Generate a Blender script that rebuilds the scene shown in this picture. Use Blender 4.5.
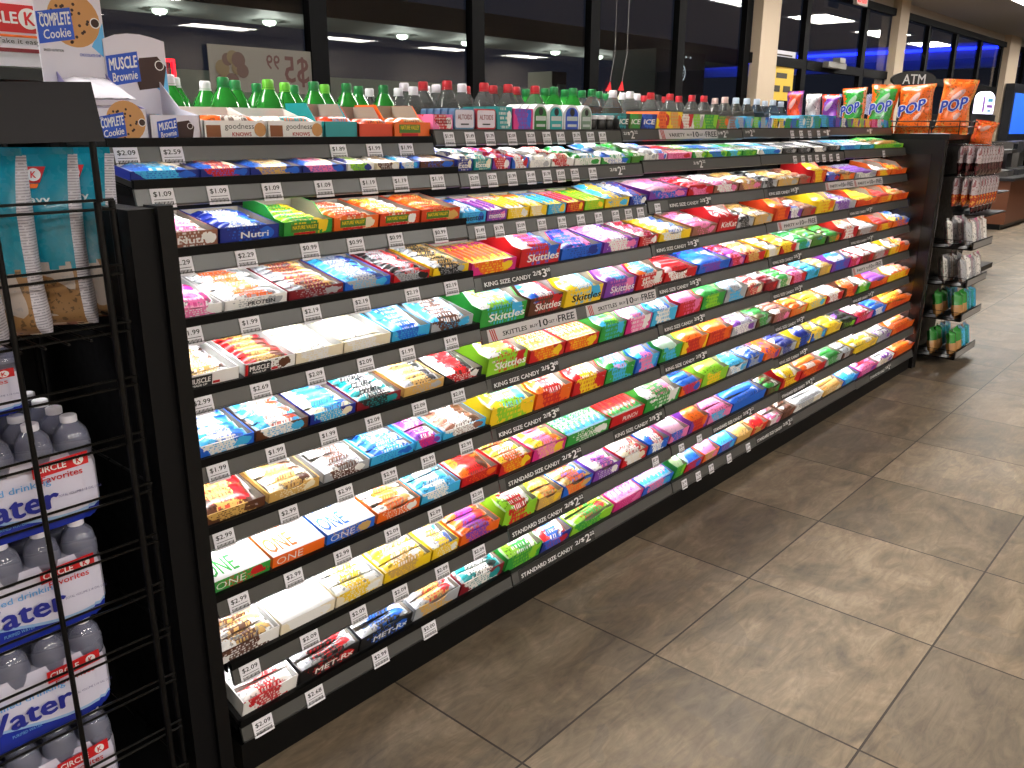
import bpy, math, random
from mathutils import Matrix, Vector
random.seed(7)
R = math.radians
sc = bpy.context.scene
for o in list(bpy.data.objects): bpy.data.objects.remove(o)
COL = sc.collection
H = 1.4245                        # lens height above the floor
# ---------------------------------------------------------------- camera
cam = bpy.data.objects.new('camera', bpy.data.cameras.new('camera'))
COL.objects.link(cam); sc.camera = cam
cr = Vector((0.66442365, -0.74734168, 0.00465048)); cd = Vector((-0.21439283, -0.19655947, -0.95676543)); cf = Vector((0.71594478, 0.63470055, -0.29082345))
cam.matrix_world = Matrix(((cr.x, -cd.x, -cf.x, 0), (cr.y, -cd.y, -cf.y, 0), (cr.z, -cd.z, -cf.z, H), (0, 0, 0, 1)))
cam.data.sensor_width = 36; cam.data.lens = 846.1*36/1024; cam.data.clip_start = .02; cam.data.clip_end = 200
# ---------------------------------------------------------------- world, exposure
w = bpy.data.worlds.new('night'); sc.world = w; w.use_nodes = True
w.node_tree.nodes['Background'].inputs[0].default_value = (.10, .12, .2, 1); w.node_tree.nodes['Background'].inputs[1].default_value = .10
sc.view_settings.view_transform = 'Standard'; sc.view_settings.look = 'None'; sc.view_settings.gamma = 1
sc.view_settings.use_curve_mapping = False; sc.view_settings.exposure = 0.0
sc.cycles.use_denoising = True; sc.cycles.max_bounces = 6; sc.cycles.transparent_max_bounces = 8
sc.cycles.sample_clamp_indirect = 4; sc.cycles.caustics_reflective = False; sc.cycles.caustics_refractive = False
SHELF_LED = 2.4                    # watts in each shelf's LED strip
TROFFER = 37.0                     # emission of the ceiling troffers
# ---------------------------------------------------------------- colours and materials
def lin(c):
    return tuple((x/12.92 if x <= .04045 else ((x+.055)/1.055)**2.4) for x in c)
def hx(s):
    return lin(tuple(int(s[i:i+2], 16)/255 for i in (0, 2, 4)))
PAL = dict(R='c81a20', O='ee6a1a', Q='d8421a', Y='f6cf22', G='2f9a3a', L='8fce2c', B='1f62cf', N='1a2a86', C='3fb2e6', T='159094', P='f07ab0', M='d4267f', V='7a3aa6',
           W='f0eeea', K='191919', S='a9abb0', D='5a3420', A='d3a85c', E='eee2c4', I='7d1420', U='96604c', F='4c7a2a', H='8f6b42')
CNAME = dict(R='red', O='orange', Q='red-orange', Y='yellow', G='green', L='lime green', B='blue', N='dark blue', C='light blue', T='teal', P='pink', M='magenta', V='purple',
             W='white', K='black', S='silver-grey', D='brown', A='gold', E='cream', I='maroon', U='pinkish brown', F='olive green', H='tan')
_mats = {}
def nodemat(name):
    m = bpy.data.materials.new(name); m.use_nodes = True
    nt = m.node_tree; b = nt.nodes['Principled BSDF']
    return m, nt, b
def mat(name, col, rough=.5, metal=0., spec=.5, trans=0., emit=0., ecol=None, ior=1.45, coat=0., noise=0.):
    if name in _mats: return _mats[name]
    m, nt, b = nodemat(name)
    c = hx(col) if isinstance(col, str) else col
    b.inputs['Base Color'].default_value = (*c, 1); b.inputs['Roughness'].default_value = rough; b.inputs['Metallic'].default_value = metal
    b.inputs['Specular IOR Level'].default_value = spec; b.inputs['Transmission Weight'].default_value = trans; b.inputs['IOR'].default_value = ior
    b.inputs['Coat Weight'].default_value = coat
    if emit:
        b.inputs['Emission Color'].default_value = (*(hx(ecol) if ecol else c), 1); b.inputs['Emission Strength'].default_value = emit
    if noise:
        n = nt.nodes.new('ShaderNodeTexNoise'); n.inputs['Scale'].default_value = 35; tc = nt.nodes.new('ShaderNodeTexCoord')
        nt.links.new(tc.outputs['Object'], n.inputs['Vector'])
        r = nt.nodes.new('ShaderNodeMapRange'); r.inputs['To Min'].default_value = max(0, rough-noise); r.inputs['To Max'].default_value = min(1, rough+noise)
        nt.links.new(n.outputs['Fac'], r.inputs['Value']); nt.links.new(r.outputs['Result'], b.inputs['Roughness'])
    _mats[name] = m
    return m
def math_node(nt, op, a, b=None, c=None):
    n = nt.nodes.new('ShaderNodeMath'); n.operation = op
    for i, v in enumerate((a, b, c)):
        if v is None: continue
        if isinstance(v, (int, float)): n.inputs[i].default_value = v
        else: nt.links.new(v, n.inputs[i])
    return n.outputs[0]
def mix_node(nt, fac, a, b):
    n = nt.nodes.new('ShaderNodeMix'); n.data_type = 'RGBA'
    for s, v in ((n.inputs[0], fac), (n.inputs[6], a), (n.inputs[7], b)):
        if isinstance(v, (int, float)): s.default_value = v
        elif isinstance(v, tuple): s.default_value = (*v, 1)
        else: nt.links.new(v, s)
    return n.outputs[2]
def print_mat(pal, wrap):
    """printed wrapper (wrap) or printed carton: base colour, a band and blobs of artwork in the other colours"""
    key = ('wrap' if wrap else 'card')+pal
    if key in _mats: return _mats[key]
    m, nt, b = nodemat(('printed wrapper ' if wrap else 'printed card ')+pal)
    c1, c2, c3 = (hx(PAL[k]) for k in pal)
    tc = nt.nodes.new('ShaderNodeTexCoord'); sx = nt.nodes.new('ShaderNodeSeparateXYZ'); nt.links.new(tc.outputs['Generated'], sx.inputs[0])
    oi = nt.nodes.new('ShaderNodeObjectInfo')
    def noise(scale, detail, off):
        v = nt.nodes.new('ShaderNodeVectorMath'); v.operation = 'MULTIPLY_ADD'; v.inputs[1].default_value = (1, 1, 1)
        nt.links.new(tc.outputs['Object'], v.inputs[0])
        cmb = nt.nodes.new('ShaderNodeCombineXYZ'); nt.links.new(math_node(nt, 'MULTIPLY', oi.outputs['Random'], 3.0+off), cmb.inputs[0]); cmb.inputs[1].default_value = off
        nt.links.new(cmb.outputs[0], v.inputs[2])
        n = nt.nodes.new('ShaderNodeTexNoise'); n.inputs['Scale'].default_value = scale; n.inputs['Detail'].default_value = detail
        nt.links.new(v.outputs[0], n.inputs['Vector']); return n.outputs['Fac']
    n1 = noise(46, 2, 0.); n2 = noise(95, 2, 4.)
    gx = sx.outputs[0]; gy = sx.outputs[1] if wrap else sx.outputs[2]
    sl = math_node(nt, 'ADD', gx, math_node(nt, 'MULTIPLY', math_node(nt, 'SUBTRACT', gy, .5), .22))
    d = math_node(nt, 'ABSOLUTE', math_node(nt, 'SUBTRACT', sl, .46))
    wob = math_node(nt, 'MULTIPLY', math_node(nt, 'SUBTRACT', n1, .5), .45)
    band = math_node(nt, 'LESS_THAN', math_node(nt, 'ADD', d, wob), .25 if wrap else .3)
    col = mix_node(nt, band, c1, c2)
    dx = math_node(nt, 'MULTIPLY', math_node(nt, 'SUBTRACT', gx, .80), 1.0); dy = math_node(nt, 'MULTIPLY', math_node(nt, 'SUBTRACT', gy, .5), .36)
    rad = math_node(nt, 'SQRT', math_node(nt, 'ADD', math_node(nt, 'MULTIPLY', dx, dx), math_node(nt, 'MULTIPLY', dy, dy)))
    col = mix_node(nt, math_node(nt, 'LESS_THAN', math_node(nt, 'ADD', rad, math_node(nt, 'MULTIPLY', wob, .6)), .13), col, c3)
    # rows of small print and a bigger word across the band
    cmb = nt.nodes.new('ShaderNodeCombineXYZ'); nt.links.new(math_node(nt, 'MULTIPLY', gx, 26.), cmb.inputs[0]); nt.links.new(math_node(nt, 'FLOOR', math_node(nt, 'MULTIPLY', gy, 5.)), cmb.inputs[1]); nt.links.new(oi.outputs['Random'], cmb.inputs[2])
    n3 = nt.nodes.new('ShaderNodeTexNoise'); n3.inputs['Scale'].default_value = 1.; nt.links.new(cmb.outputs[0], n3.inputs['Vector'])
    fr = math_node(nt, 'FRACT', math_node(nt, 'MULTIPLY', gy, 5.))
    ink = math_node(nt, 'MULTIPLY', math_node(nt, 'MULTIPLY', math_node(nt, 'GREATER_THAN', n3.outputs['Fac'], .52), math_node(nt, 'LESS_THAN', math_node(nt, 'ABSOLUTE', math_node(nt, 'SUBTRACT', fr, .5)), .3)), math_node(nt, 'LESS_THAN', d, .3))
    col = mix_node(nt, math_node(nt, 'MULTIPLY', ink, .85), col, c3)
    if wrap:
        col = mix_node(nt, math_node(nt, 'MULTIPLY', math_node(nt, 'GREATER_THAN', n2, .60), .75), col, tuple(.22*q for q in c1))
        col = mix_node(nt, math_node(nt, 'MULTIPLY', math_node(nt, 'GREATER_THAN', math_node(nt, 'ABSOLUTE', math_node(nt, 'SUBTRACT', gx, .5)), .455), .55), col, (.55, .55, .57))
    nt.links.new(col, b.inputs['Base Color'])
    b.inputs['Roughness'].default_value = .3 if wrap else .45
    if wrap: b.inputs['Coat Weight'].default_value = .25; b.inputs['Coat Roughness'].default_value = .15
    _mats[key] = m
    return m
def flat(k, rough=.5): return mat('ink '+k, PAL[k], rough)
BLACK = mat('black powder coat', '070708', .4, spec=.25)
PANEL = mat('black pegboard panel', '060608', .5, spec=.2, noise=.15)
CHAN = mat('grey price channel', '474745', .3, spec=.7)
LIP = mat('black shelf lip', '060606', .5, spec=.15)
DECKM = mat('dark grey shelf deck', '1c1c1d', .5)
PAPER = mat('tag paper', 'e6e4ea', .55)
INK = mat('printing ink', '202022', .6)
WINK = mat('white printing', 'e8e8e8', .5)
SIGNK = mat('charcoal sign strip', '232321', .4)
SIGNW = mat('pale sign strip', 'c9c5c6', .5)
REDINK = mat('red printing', 'b5342f', .5)
KRAFT = mat('grey inside of carton board', '9a9084', .8)
WHITEIN = mat('white inside of carton board', 'e9e7e2', .7)
CLEAR = mat('clear plastic', 'ffffff', .05, trans=1., ior=1.3)
CHROME = mat('chrome wire', '8a8a8c', .25, 1.)
# ---------------------------------------------------------------- mesh building
_txt = {}
def text_shape(s, bold=.012):
    if (s, bold) in _txt: return _txt[(s, bold)]
    c = bpy.data.curves.new('tmp', 'FONT'); c.body = s; c.size = 1; c.offset = min(bold, 0); c.resolution_u = 2
    o = bpy.data.objects.new('tmp', c); COL.objects.link(o)
    bpy.context.view_layer.update()
    me = bpy.data.meshes.new_from_object(o.evaluated_get(bpy.context.evaluated_depsgraph_get()))
    v = [(p.co.x, p.co.y) for p in me.vertices]; f = [tuple(p.vertices) for p in me.polygons]
    bpy.data.objects.remove(o); bpy.data.meshes.remove(me); bpy.data.curves.remove(c)
    if bold > 0:
        n = len(v); sh = ((-bold, 0), (bold, 0), (0, bold*.7), (0, -bold*.7)); f = [tuple(i+n*k for i in p) for k in range(4) for p in f]; v = [(x+a, y+b_) for a, b_ in sh for x, y in v]
    x0 = min(p[0] for p in v); x1 = max(p[0] for p in v); y0 = min(p[1] for p in v); y1 = max(p[1] for p in v)
    nb = len(v)//4 if bold > 0 else len(v)
    r = ([((p[0]-x0)/(x1-x0), (p[1]-y0)/(y1-y0), i//nb) for i, p in enumerate(v)], f, (x1-x0)/(y1-y0))
    _txt[(s, bold)] = r
    return r
class MB:
    def __init__(self): self.v = []; self.f = []; self.m = []; self.s = []
    def add(self, vs, fs, m=0, smooth=False):
        n = len(self.v); self.v += [tuple(p) for p in vs]
        for f in fs: self.f.append(tuple(i+n for i in f)); self.m.append(m); self.s.append(smooth)
        return self
    def box(self, x0, x1, y0, y1, z0, z1, m=0, mfront=None, mtop=None):
        vs = [(x, y, z) for z in (z0, z1) for y in (y0, y1) for x in (x0, x1)]
        for f, k in (((0, 2, 3, 1), m), ((4, 5, 7, 6), m if mtop is None else mtop), ((0, 1, 5, 4), m if mfront is None else mfront), ((2, 6, 7, 3), m), ((0, 4, 6, 2), m), ((1, 3, 7, 5), m)):
            self.add(vs, [f], k)
            # keep a single vertex set per face: simple and robust
        return self
    def prism(self, poly, a, b, axis='x', m=0):
        """extrude a 2D polygon from a to b along axis; poly is (y,z) for x, (x,z) for y, (x,y) for z"""
        def P(p, t): return {'x': (t, p[0], p[1]), 'y': (p[0], t, p[1]), 'z': (p[0], p[1], t)}[axis]
        n = len(poly); vs = [P(p, a) for p in poly]+[P(p, b) for p in poly]
        area = sum(poly[i][0]*poly[(i+1) % n][1]-poly[(i+1) % n][0]*poly[i][1] for i in range(n))
        flip = (area < 0) ^ (axis == 'y') 
        fs = [tuple(range(n))[::-1], tuple(range(n, 2*n))]+[(i, (i+1) % n, n+(i+1) % n, n+i) for i in range(n)]
        if flip: fs = [f[::-1] for f in fs]
        return self.add(vs, fs, m)
    def tube(self, p, q, r, m=0, n=8, r2=None):
        p = Vector(p); q = Vector(q); d = (q-p).normalized(); u = d.orthogonal().normalized(); w_ = d.cross(u); r2 = r if r2 is None else r2
        vs = []
        for c, rr in ((p, r), (q, r2)):
            for i in range(n): a = 2*math.pi*i/n; vs.append(c+rr*(math.cos(a)*u+math.sin(a)*w_))
        fs = [(i, (i+1) % n, n+(i+1) % n, n+i) for i in range(n)]
        self.add(vs, fs, m, n > 6)
        return self.add(vs, [tuple(range(n))[::-1], tuple(range(n, 2*n))], m)
    def lathe(self, prof, n=16, m=0, at=(0, 0, 0), cap=True):
        vs = []
        for r, z in prof:
            for i in range(n): a = 2*math.pi*i/n; vs.append((at[0]+r*math.cos(a), at[1]+r*math.sin(a), at[2]+z))
        fs = [(k*n+i, k*n+(i+1) % n, (k+1)*n+(i+1) % n, (k+1)*n+i) for k in range(len(prof)-1) for i in range(n)]
        self.add(vs, fs, m, True)
        if cap: self.add(vs[:n], [tuple(range(n))[::-1]], m); self.add(vs[-n:], [tuple(range(n))], m)
        return self
    def disc(self, c, u, v, r, m=0, n=24, rv=None):
        c = Vector(c); u = Vector(u); v = Vector(v); rv = rv or r
        return self.add([c+r*math.cos(2*math.pi*i/n)*u+rv*math.sin(2*math.pi*i/n)*v for i in range(n)], [tuple(range(n))], m)
    def rect(self, c, u, v, w_, h, m=0):
        c = Vector(c); u = Vector(u)*w_/2; v = Vector(v)*h/2
        return self.add([c-u-v, c+u-v, c+u+v, c-u+v], [(0, 1, 2, 3)], m)
    def text(self, s, c, u, v, w_, h, m=0, bold=.012, keep=True):
        vs, fs, asp = text_shape(s, bold); c = Vector(c); u = Vector(u); v = Vector(v)
        if keep and w_/h > asp*1.25: w_ = h*asp*1.25
        nn = u.cross(v).normalized()*.00012
        return self.add([c+u*(x-.5)*w_+v*(y-.5)*h+nn*l for x, y, l in vs], fs, m)
    def grid(self, fn, nu, nv, m=0, smooth=True, mf=None):
        vs = [fn(i/nu, j/nv) for j in range(nv+1) for i in range(nu+1)]
        for j in range(nv):
            for i in range(nu):
                self.f.append(tuple(len(self.v)+k for k in (j*(nu+1)+i, j*(nu+1)+i+1, (j+1)*(nu+1)+i+1, (j+1)*(nu+1)+i)))
                self.m.append(m if mf is None else mf((i+.5)/nu, (j+.5)/nv)); self.s.append(smooth)
        self.v += [tuple(p) for p in vs]
        return self
    def merge(self, other_mesh, M, slotmap):
        n = len(self.v); self.v += [tuple(M @ p.co) for p in other_mesh.vertices]
        for p in other_mesh.polygons: self.f.append(tuple(i+n for i in p.vertices)); self.m.append(slotmap[p.material_index]); self.s.append(p.use_smooth)
    def mesh(self, name, mats):
        me = bpy.data.meshes.new(name); me.from_pydata(self.v, [], self.f)
        for k in mats: me.materials.append(k)
        me.polygons.foreach_set('material_index', self.m); me.polygons.foreach_set('use_smooth', self.s); me.update()
        return me
    def build(self, name, mats, parent=None, label=None):
        return link(name, self.mesh(name, mats if isinstance(mats, (list, tuple)) else [mats]), parent, label)
def link(name, data, parent=None, label=None):
    o = bpy.data.objects.new(name, data); COL.objects.link(o)
    if parent: o.parent = parent
    if label: o['label'] = label
    return o
def empty(name, M):
    o = bpy.data.objects.new(name, None); COL.objects.link(o); o.empty_display_size = .05
    o.matrix_world = M if isinstance(M, Matrix) else Matrix.Translation(M)
    return o
def tag(o, label, cat, group=None):
    o['label'] = label; o['category'] = cat
    if group: o['group'] = group
    return o
def struct(name, mb, mats, parent=None):
    o = mb.build(name, mats, parent)
    if not parent: o['kind'] = 'structure'
    return o
X_, Y_, Z_ = Vector((1, 0, 0)), Vector((0, 1, 0)), Vector((0, 0, 1))
NTH = ['first', 'second', 'third', 'fourth', 'fifth', 'sixth', 'seventh', 'eighth', 'ninth', 'tenth', 'eleventh', 'twelfth', 'thirteenth', 'fourteenth', 'fifteenth', 'sixteenth', 'seventeenth', 'eighteenth', 'nineteenth']
for _t in ('twent', 'thirt', 'fort', 'fift', 'sixt', 'sevent'): NTH += [_t+'ieth']+[_t+'y-'+q for q in NTH[:9]]
# ---------------------------------------------------------------- gondola layout: five bays, nine candy shelves and the top deck
XS = [.785, 1.697, 2.611, 3.529, 4.470, 5.411]
ROWY = [1.793, 1.697, 1.668, 1.643, 1.618, 1.596, 1.577, 1.547, 1.511, 1.496]
ROWZ = [H+z for z in (-.051, -.158, -.298, -.444, -.591, -.737, -.886, -1.035, -1.188, -1.329)]
DECKZ = [H+z for z in (-.079, -.050, -.046, -.042, -.036)]
TILT = [0, 8, 10, 12, 13, 13, 13, 14, 15, 19]
F_, CX, CY = 846.1, 512, 384
def row_x(px, r, bay=1):
    """distance along row r measured off the photograph's front edge of that row"""
    z = (DECKZ[bay] if r == 0 else ROWZ[r])+.05-H; y = ROWY[r]+.015
    # solve for the x on the line (x, y, z) that the measurement names
    k = (px-CX)/F_
    a = cr.y*y+cr.z*z; b = cf.y*y+cf.z*z
    return (k*b-a)/(cr.x-k*cf.x)
def bay_of(x):
    for i in range(5):
        if x < XS[i+1]: return i
    return 4
# ================================================================= THE SETTING
def floor_mat():
    m, nt, b = nodemat('slate look floor tile')
    g = nt.nodes.new('ShaderNodeNewGeometry'); s = nt.nodes.new('ShaderNodeSeparateXYZ'); nt.links.new(g.outputs['Position'], s.inputs[0])
    T = .5717
    u = math_node(nt, 'DIVIDE', math_node(nt, 'SUBTRACT', s.outputs[0], 1.2434-T*40), T); v = math_node(nt, 'DIVIDE', math_node(nt, 'SUBTRACT', s.outputs[1], 1.0646-T*40), T)
    fu = math_node(nt, 'FRACT', u); fv = math_node(nt, 'FRACT', v)
    cu = math_node(nt, 'FLOOR', u); cv = math_node(nt, 'FLOOR', v)
    cmb = nt.nodes.new('ShaderNodeCombineXYZ'); nt.links.new(cu, cmb.inputs[0]); nt.links.new(cv, cmb.inputs[1])
    wn = nt.nodes.new('ShaderNodeTexWhiteNoise'); wn.noise_dimensions = '2D'; nt.links.new(cmb.outputs[0], wn.inputs['Vector'])
    off = nt.nodes.new('ShaderNodeVectorMath'); off.operation = 'MULTIPLY_ADD'; nt.links.new(wn.outputs['Color'], off.inputs[0]); off.inputs[1].default_value = (9, 9, 9)
    nt.links.new(g.outputs['Position'], off.inputs[2])
    def noise(scale, det, rough, dist, stretch):
        mp = nt.nodes.new('ShaderNodeMapping'); mp.inputs['Scale'].default_value = stretch; mp.inputs['Rotation'].default_value = (0, 0, .5); nt.links.new(off.outputs[0], mp.inputs['Vector'])
        n = nt.nodes.new('ShaderNodeTexNoise'); n.inputs['Scale'].default_value = scale; n.inputs['Detail'].default_value = det; n.inputs['Roughness'].default_value = rough; n.inputs['Distortion'].default_value = dist
        nt.links.new(mp.outputs[0], n.inputs['Vector']); return n.outputs['Fac']
    big = noise(3.2, 5, .6, 1.2, (1, 1.6, 1)); fine = noise(11, 8, .7, 2.0, (.6, 2.2, 1)); patch = noise(2.0, 3, .55, .6, (1, 1, 1))
    ramp = nt.nodes.new('ShaderNodeValToRGB'); nt.links.new(big, ramp.inputs[0])
    e = ramp.color_ramp.elements; e[0].position = .30; e[0].color = (*hx('61574a'), 1); e[1].position = .72; e[1].color = (*hx('94846f'), 1)
    k = ramp.color_ramp.elements.new(.5); k.color = (*hx('7c6d5a'), 1)
    col = mix_node(nt, math_node(nt, 'MULTIPLY', math_node(nt, 'GREATER_THAN', patch, .57), .35), ramp.outputs[0], hx('6a6259'))
    mr = nt.nodes.new('ShaderNodeMapRange'); mr.inputs['From Min'].default_value = .35; mr.inputs['From Max'].default_value = .7; mr.inputs['To Min'].default_value = .74; mr.inputs['To Max'].default_value = 1.24; nt.links.new(fine, mr.inputs['Value'])
    tv = nt.nodes.new('ShaderNodeMapRange'); tv.inputs['To Min'].default_value = .78; tv.inputs['To Max'].default_value = 1.12; nt.links.new(wn.outputs['Value'], tv.inputs['Value'])
    sc_ = math_node(nt, 'MULTIPLY', mr.outputs[0], tv.outputs[0])
    vm = nt.nodes.new('ShaderNodeVectorMath'); vm.operation = 'SCALE'; nt.links.new(col, vm.inputs[0]); nt.links.new(sc_, vm.inputs['Scale'])
    edge = math_node(nt, 'MINIMUM', math_node(nt, 'MINIMUM', fu, math_node(nt, 'SUBTRACT', 1, fu)), math_node(nt, 'MINIMUM', fv, math_node(nt, 'SUBTRACT', 1, fv)))
    gr = math_node(nt, 'LESS_THAN', edge, .0050)
    nt.links.new(mix_node(nt, gr, vm.outputs[0], hx('352c25')), b.inputs['Base Color'])
    rr = nt.nodes.new('ShaderNodeMapRange'); rr.inputs['To Min'].default_value = .34; rr.inputs['To Max'].default_value = .6; nt.links.new(fine, rr.inputs['Value'])
    nt.links.new(rr.outputs[0], b.inputs['Roughness']); b.inputs['Specular IOR Level'].default_value = .28
    bp = nt.nodes.new('ShaderNodeBump'); bp.inputs['Strength'].default_value = .12; bp.inputs['Distance'].default_value = .004
    nt.links.new(math_node(nt, 'SUBTRACT', fine, gr), bp.inputs['Height']); nt.links.new(bp.outputs[0], b.inputs['Normal'])
    return m
WALL = mat('warm grey wall paint', 'a3988b', .8); BEIGE = mat('beige column paint', 'b5a48e', .7)
CEIL = mat('white ceiling panel', 'a8a4a0', .9); FRAMEM = mat('black window frame', '050506', .6, spec=.08)
WY = 4.0; CZ = H+1.52; HZ = H+1.385
struct('floor', MB().box(-4, 22, -6, WY+.2, -.1, 0), floor_mat())
struct('ceiling', MB().box(-4, 22, -6, WY+.2, CZ, CZ+.1), CEIL)
struct('wall_left', MB().box(-4.1, -4, -6, WY+.2, 0, CZ), WALL)
struct('wall_right', MB().box(22, 22.1, -6, WY+.2, 0, CZ), mat('dark wall paint', '2a2b30', .8))
struct('wall_front', MB().box(-4, 22, -6.1, -6, 0, CZ), WALL)
struct('wall_back', MB().box(-4, 22, WY, WY+.15, 0, .35).box(-4, 22, WY, WY+.15, HZ, CZ), WALL)
struct('trim_header', MB().box(-4, 22, WY-.05, WY-.001, HZ-.06, HZ+.02), FRAMEM)
for i, (a, b) in enumerate(((7.87, 8.24), (11.53, 11.85), (17.03, 17.77))):
    struct('column_%d' % (i+1), MB().box(a, b, WY-.10, WY-.002, 0, CZ), BEIGE)
MULL = [-3.0, -1.8, -.6, .55, 2.93, 4.15, 5.385, 6.59, 7.76, 9.055, 10.67, 12.99, 14.27, 15.6, 16.9, 18.6, 20.2, 21.6]
GLASS = mat('window glass', 'ffffff', 0., trans=1., ior=1.5)
NW = 0
for i in range(len(MULL)-1):
    a, b = MULL[i], MULL[i+1]
    NW += 1
    e = struct('window_%d' % NW, MB().box(a-.055, a+.055, WY-.025, WY+.035, .35, HZ).box(a+.055, b-.055, WY-.02, WY+.035, .35, .41), FRAMEM)
    if i >= 8 and b < 17: MB().box(a+.055, b-.055, WY-.03, WY+.04, H+.59, H+.68).build('transom', FRAMEM, e)
    MB().box(a+.04, b-.04, WY+.01, WY+.018, .4, HZ).build('pane', GLASS, e)
# ceiling troffers
TROF = [(x, y) for y in (-5.2, -2.6, 2.6) for x in (-2.2, .3, 2.8, 5.3, 7.8, 10.3, 12.8, 15.3, 17.8) if y > 0 or x < 6 or (y < -4 and x < 16)]
DIFF = mat('lit troffer lens', 'ffffff', .6, emit=TROFFER, ecol='fffaf3')
DIM = mat('dim troffer lens', 'ffffff', .6, emit=TROFFER*.12, ecol='fffaf3')
tro = None
for i, (x, y) in enumerate(TROF):
    if tro is None:
        tro = empty('ceiling_light', (x, y, CZ))
        MB().box(-.62, .62, -.32, -.29, -.025, 0).box(-.62, .62, .29, .32, -.025, 0).box(-.62, -.59, -.29, .29, -.025, 0).box(.59, .62, -.29, .29, -.025, 0).build('frame', mat('white troffer frame', 'd8d8d8', .5), tro)
        MB().box(-.59, .59, -.29, .29, -.014, -.002).build('diffuser', DIFF, tro)
        o = tro
    else:
        o = tro.copy(); COL.objects.link(o); o.location = (x, y, CZ)
        for ch in tro.children: c = ch.copy(); COL.objects.link(c); c.parent = o
    tag(o, 'recessed fluorescent ceiling light with white frame, one of the store ceiling grid', 'ceiling light', 'ceiling lights')

# ================================================================= OUTSIDE, BEYOND THE GLASS
struct('ground_outside', MB().box(-20, 60, WY+.15, 50, -.2, -.02), mat('night asphalt', '1b1b1d', .7))
can = MB().box(2.5, 16, 8.2, 9.4, H+1.14, H+1.42)
tag(can.build('fuel_canopy', mat('dark canopy soffit', '4a4c4a', .7)), 'dark canopy slab with round lights seen through the dark windows', 'canopy')
LAMP = mat('lit canopy lamp', 'ffffff', .5, emit=26., ecol='e8ffe8')
lamps = [(4.65, 9.0), (5.95, 9.0), (7.95, 9.0), (9.14, 9.0), (11.14, 9.0), (12.29, 9.0), (14.3, 9.0)]
for x, y in lamps:
    tag(MB().lathe([(.07, 0), (.075, -.02), (.05, -.045), (.002, -.05)], 12).build('canopy_lamp', LAMP), 'small bright round lamp under the dark outdoor canopy', 'lamp', 'lamps under the outdoor canopy').location = (x, y, H+1.139)
blue = empty('lit_fascia', (21., 8., H+1.15))
tag(blue, 'blue-lit canopy fascia with a glowing blue line, seen through the far windows', 'fascia')
MB().box(0, .2, -3.4, 4., .1, .62).build('panel', mat('blue fascia panel', '50609a', .5), blue)
MB().box(-.05, -.002, -3.4, 1.4, .47, .53).build('light_strip', mat('blue light strip', '1030ff', .5, emit=7., ecol='1628ff'), blue)
MB().box(-.05, -.002, 1.6, 4., .40, .46).build('light_strip', mat('blue light strip', '1030ff', .5, emit=7., ecol='1628ff'), blue)
bl = bpy.data.lights.new('fascia_glow', 'AREA'); bl.shape = 'RECTANGLE'; bl.size = 7; bl.size_y = .1; bl.energy = 16; bl.color = (.14, .2, 1)
lo = bpy.data.objects.new('fascia_glow', bl); COL.objects.link(lo); lo.parent = blue; lo.matrix_parent_inverse = Matrix(); lo.location = (-.35, .3, .5); lo.rotation_euler = (R(60), 0, R(-90))
for x, y in lamps:
    lt = bpy.data.lights.new('canopy_light', 'POINT'); lt.energy = 45; lt.color = (.9, 1, .88); lt.shadow_soft_size = .005
    lo = bpy.data.objects.new('canopy_light', lt); COL.objects.link(lo); lo.location = (x, y, H+1.082)
kio = empty('ice_locker', (9.3, 5.6, 0))
tag(kio, 'black outdoor locker with a round white emblem, beyond the windows', 'locker')
MB().box(-.55, .55, 0, .6, -.02, H+.86).build('body', mat('black locker', '101114', .5), kio)
k = MB(); n = 32
for i in range(n):
    a, b = 2*math.pi*i/n, 2*math.pi*(i+1)/n
    k.add([(.0+.1*math.cos(a), -.004, H+.62+.1*math.sin(a)), (.1*math.cos(b), -.004, H+.62+.1*math.sin(b)), (.085*math.cos(b), -.004, H+.62+.085*math.sin(b)), (.085*math.cos(a), -.004, H+.62+.085*math.sin(a))], [(0, 1, 2, 3)])
for q in (-.03, .0, .03): k.box(-.05, .05, -.006, -.003, H+.612+q, H+.63+q)
for q in range(5): k.box(-.22+q*.1, -.19+q*.1, -.006, -.003, H+.79, H+.81)
k.build('emblem', mat('backlit emblem', 'd8e6ee', .5, emit=.8), kio)
far = MB().box(-6, 3.4, 11, 14, -.02, 2.0).box(3.4, 17, 13, 15, -.02, 2.25)
tag(far.build('building', mat('far building wall', '6a6e66', .8)), 'low dark building across the lot beyond the windows', 'building')
tag(MB().box(10.8, 17, 12.3, 12.98, -.02, 1.9).build('fence', mat('dark blue hoarding', '1c2748', .7)), 'dark blue hoarding behind the fuel pumps outside', 'fence')
pu = empty('fuel_pump', (9.0, 7.4, 0))
tag(pu, 'pale fuel pump with a white notice standing outside the window', 'fuel pump')
MB().box(-.15, .15, -.2, .2, -.02, 2.1).build('body', mat('pump housing', '7a7466', .6), pu)
MB().box(-.03, .13, -.215, -.202, 1.72, 1.95).build('notice', mat('notice paper', 'dadada', .6), pu)
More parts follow.
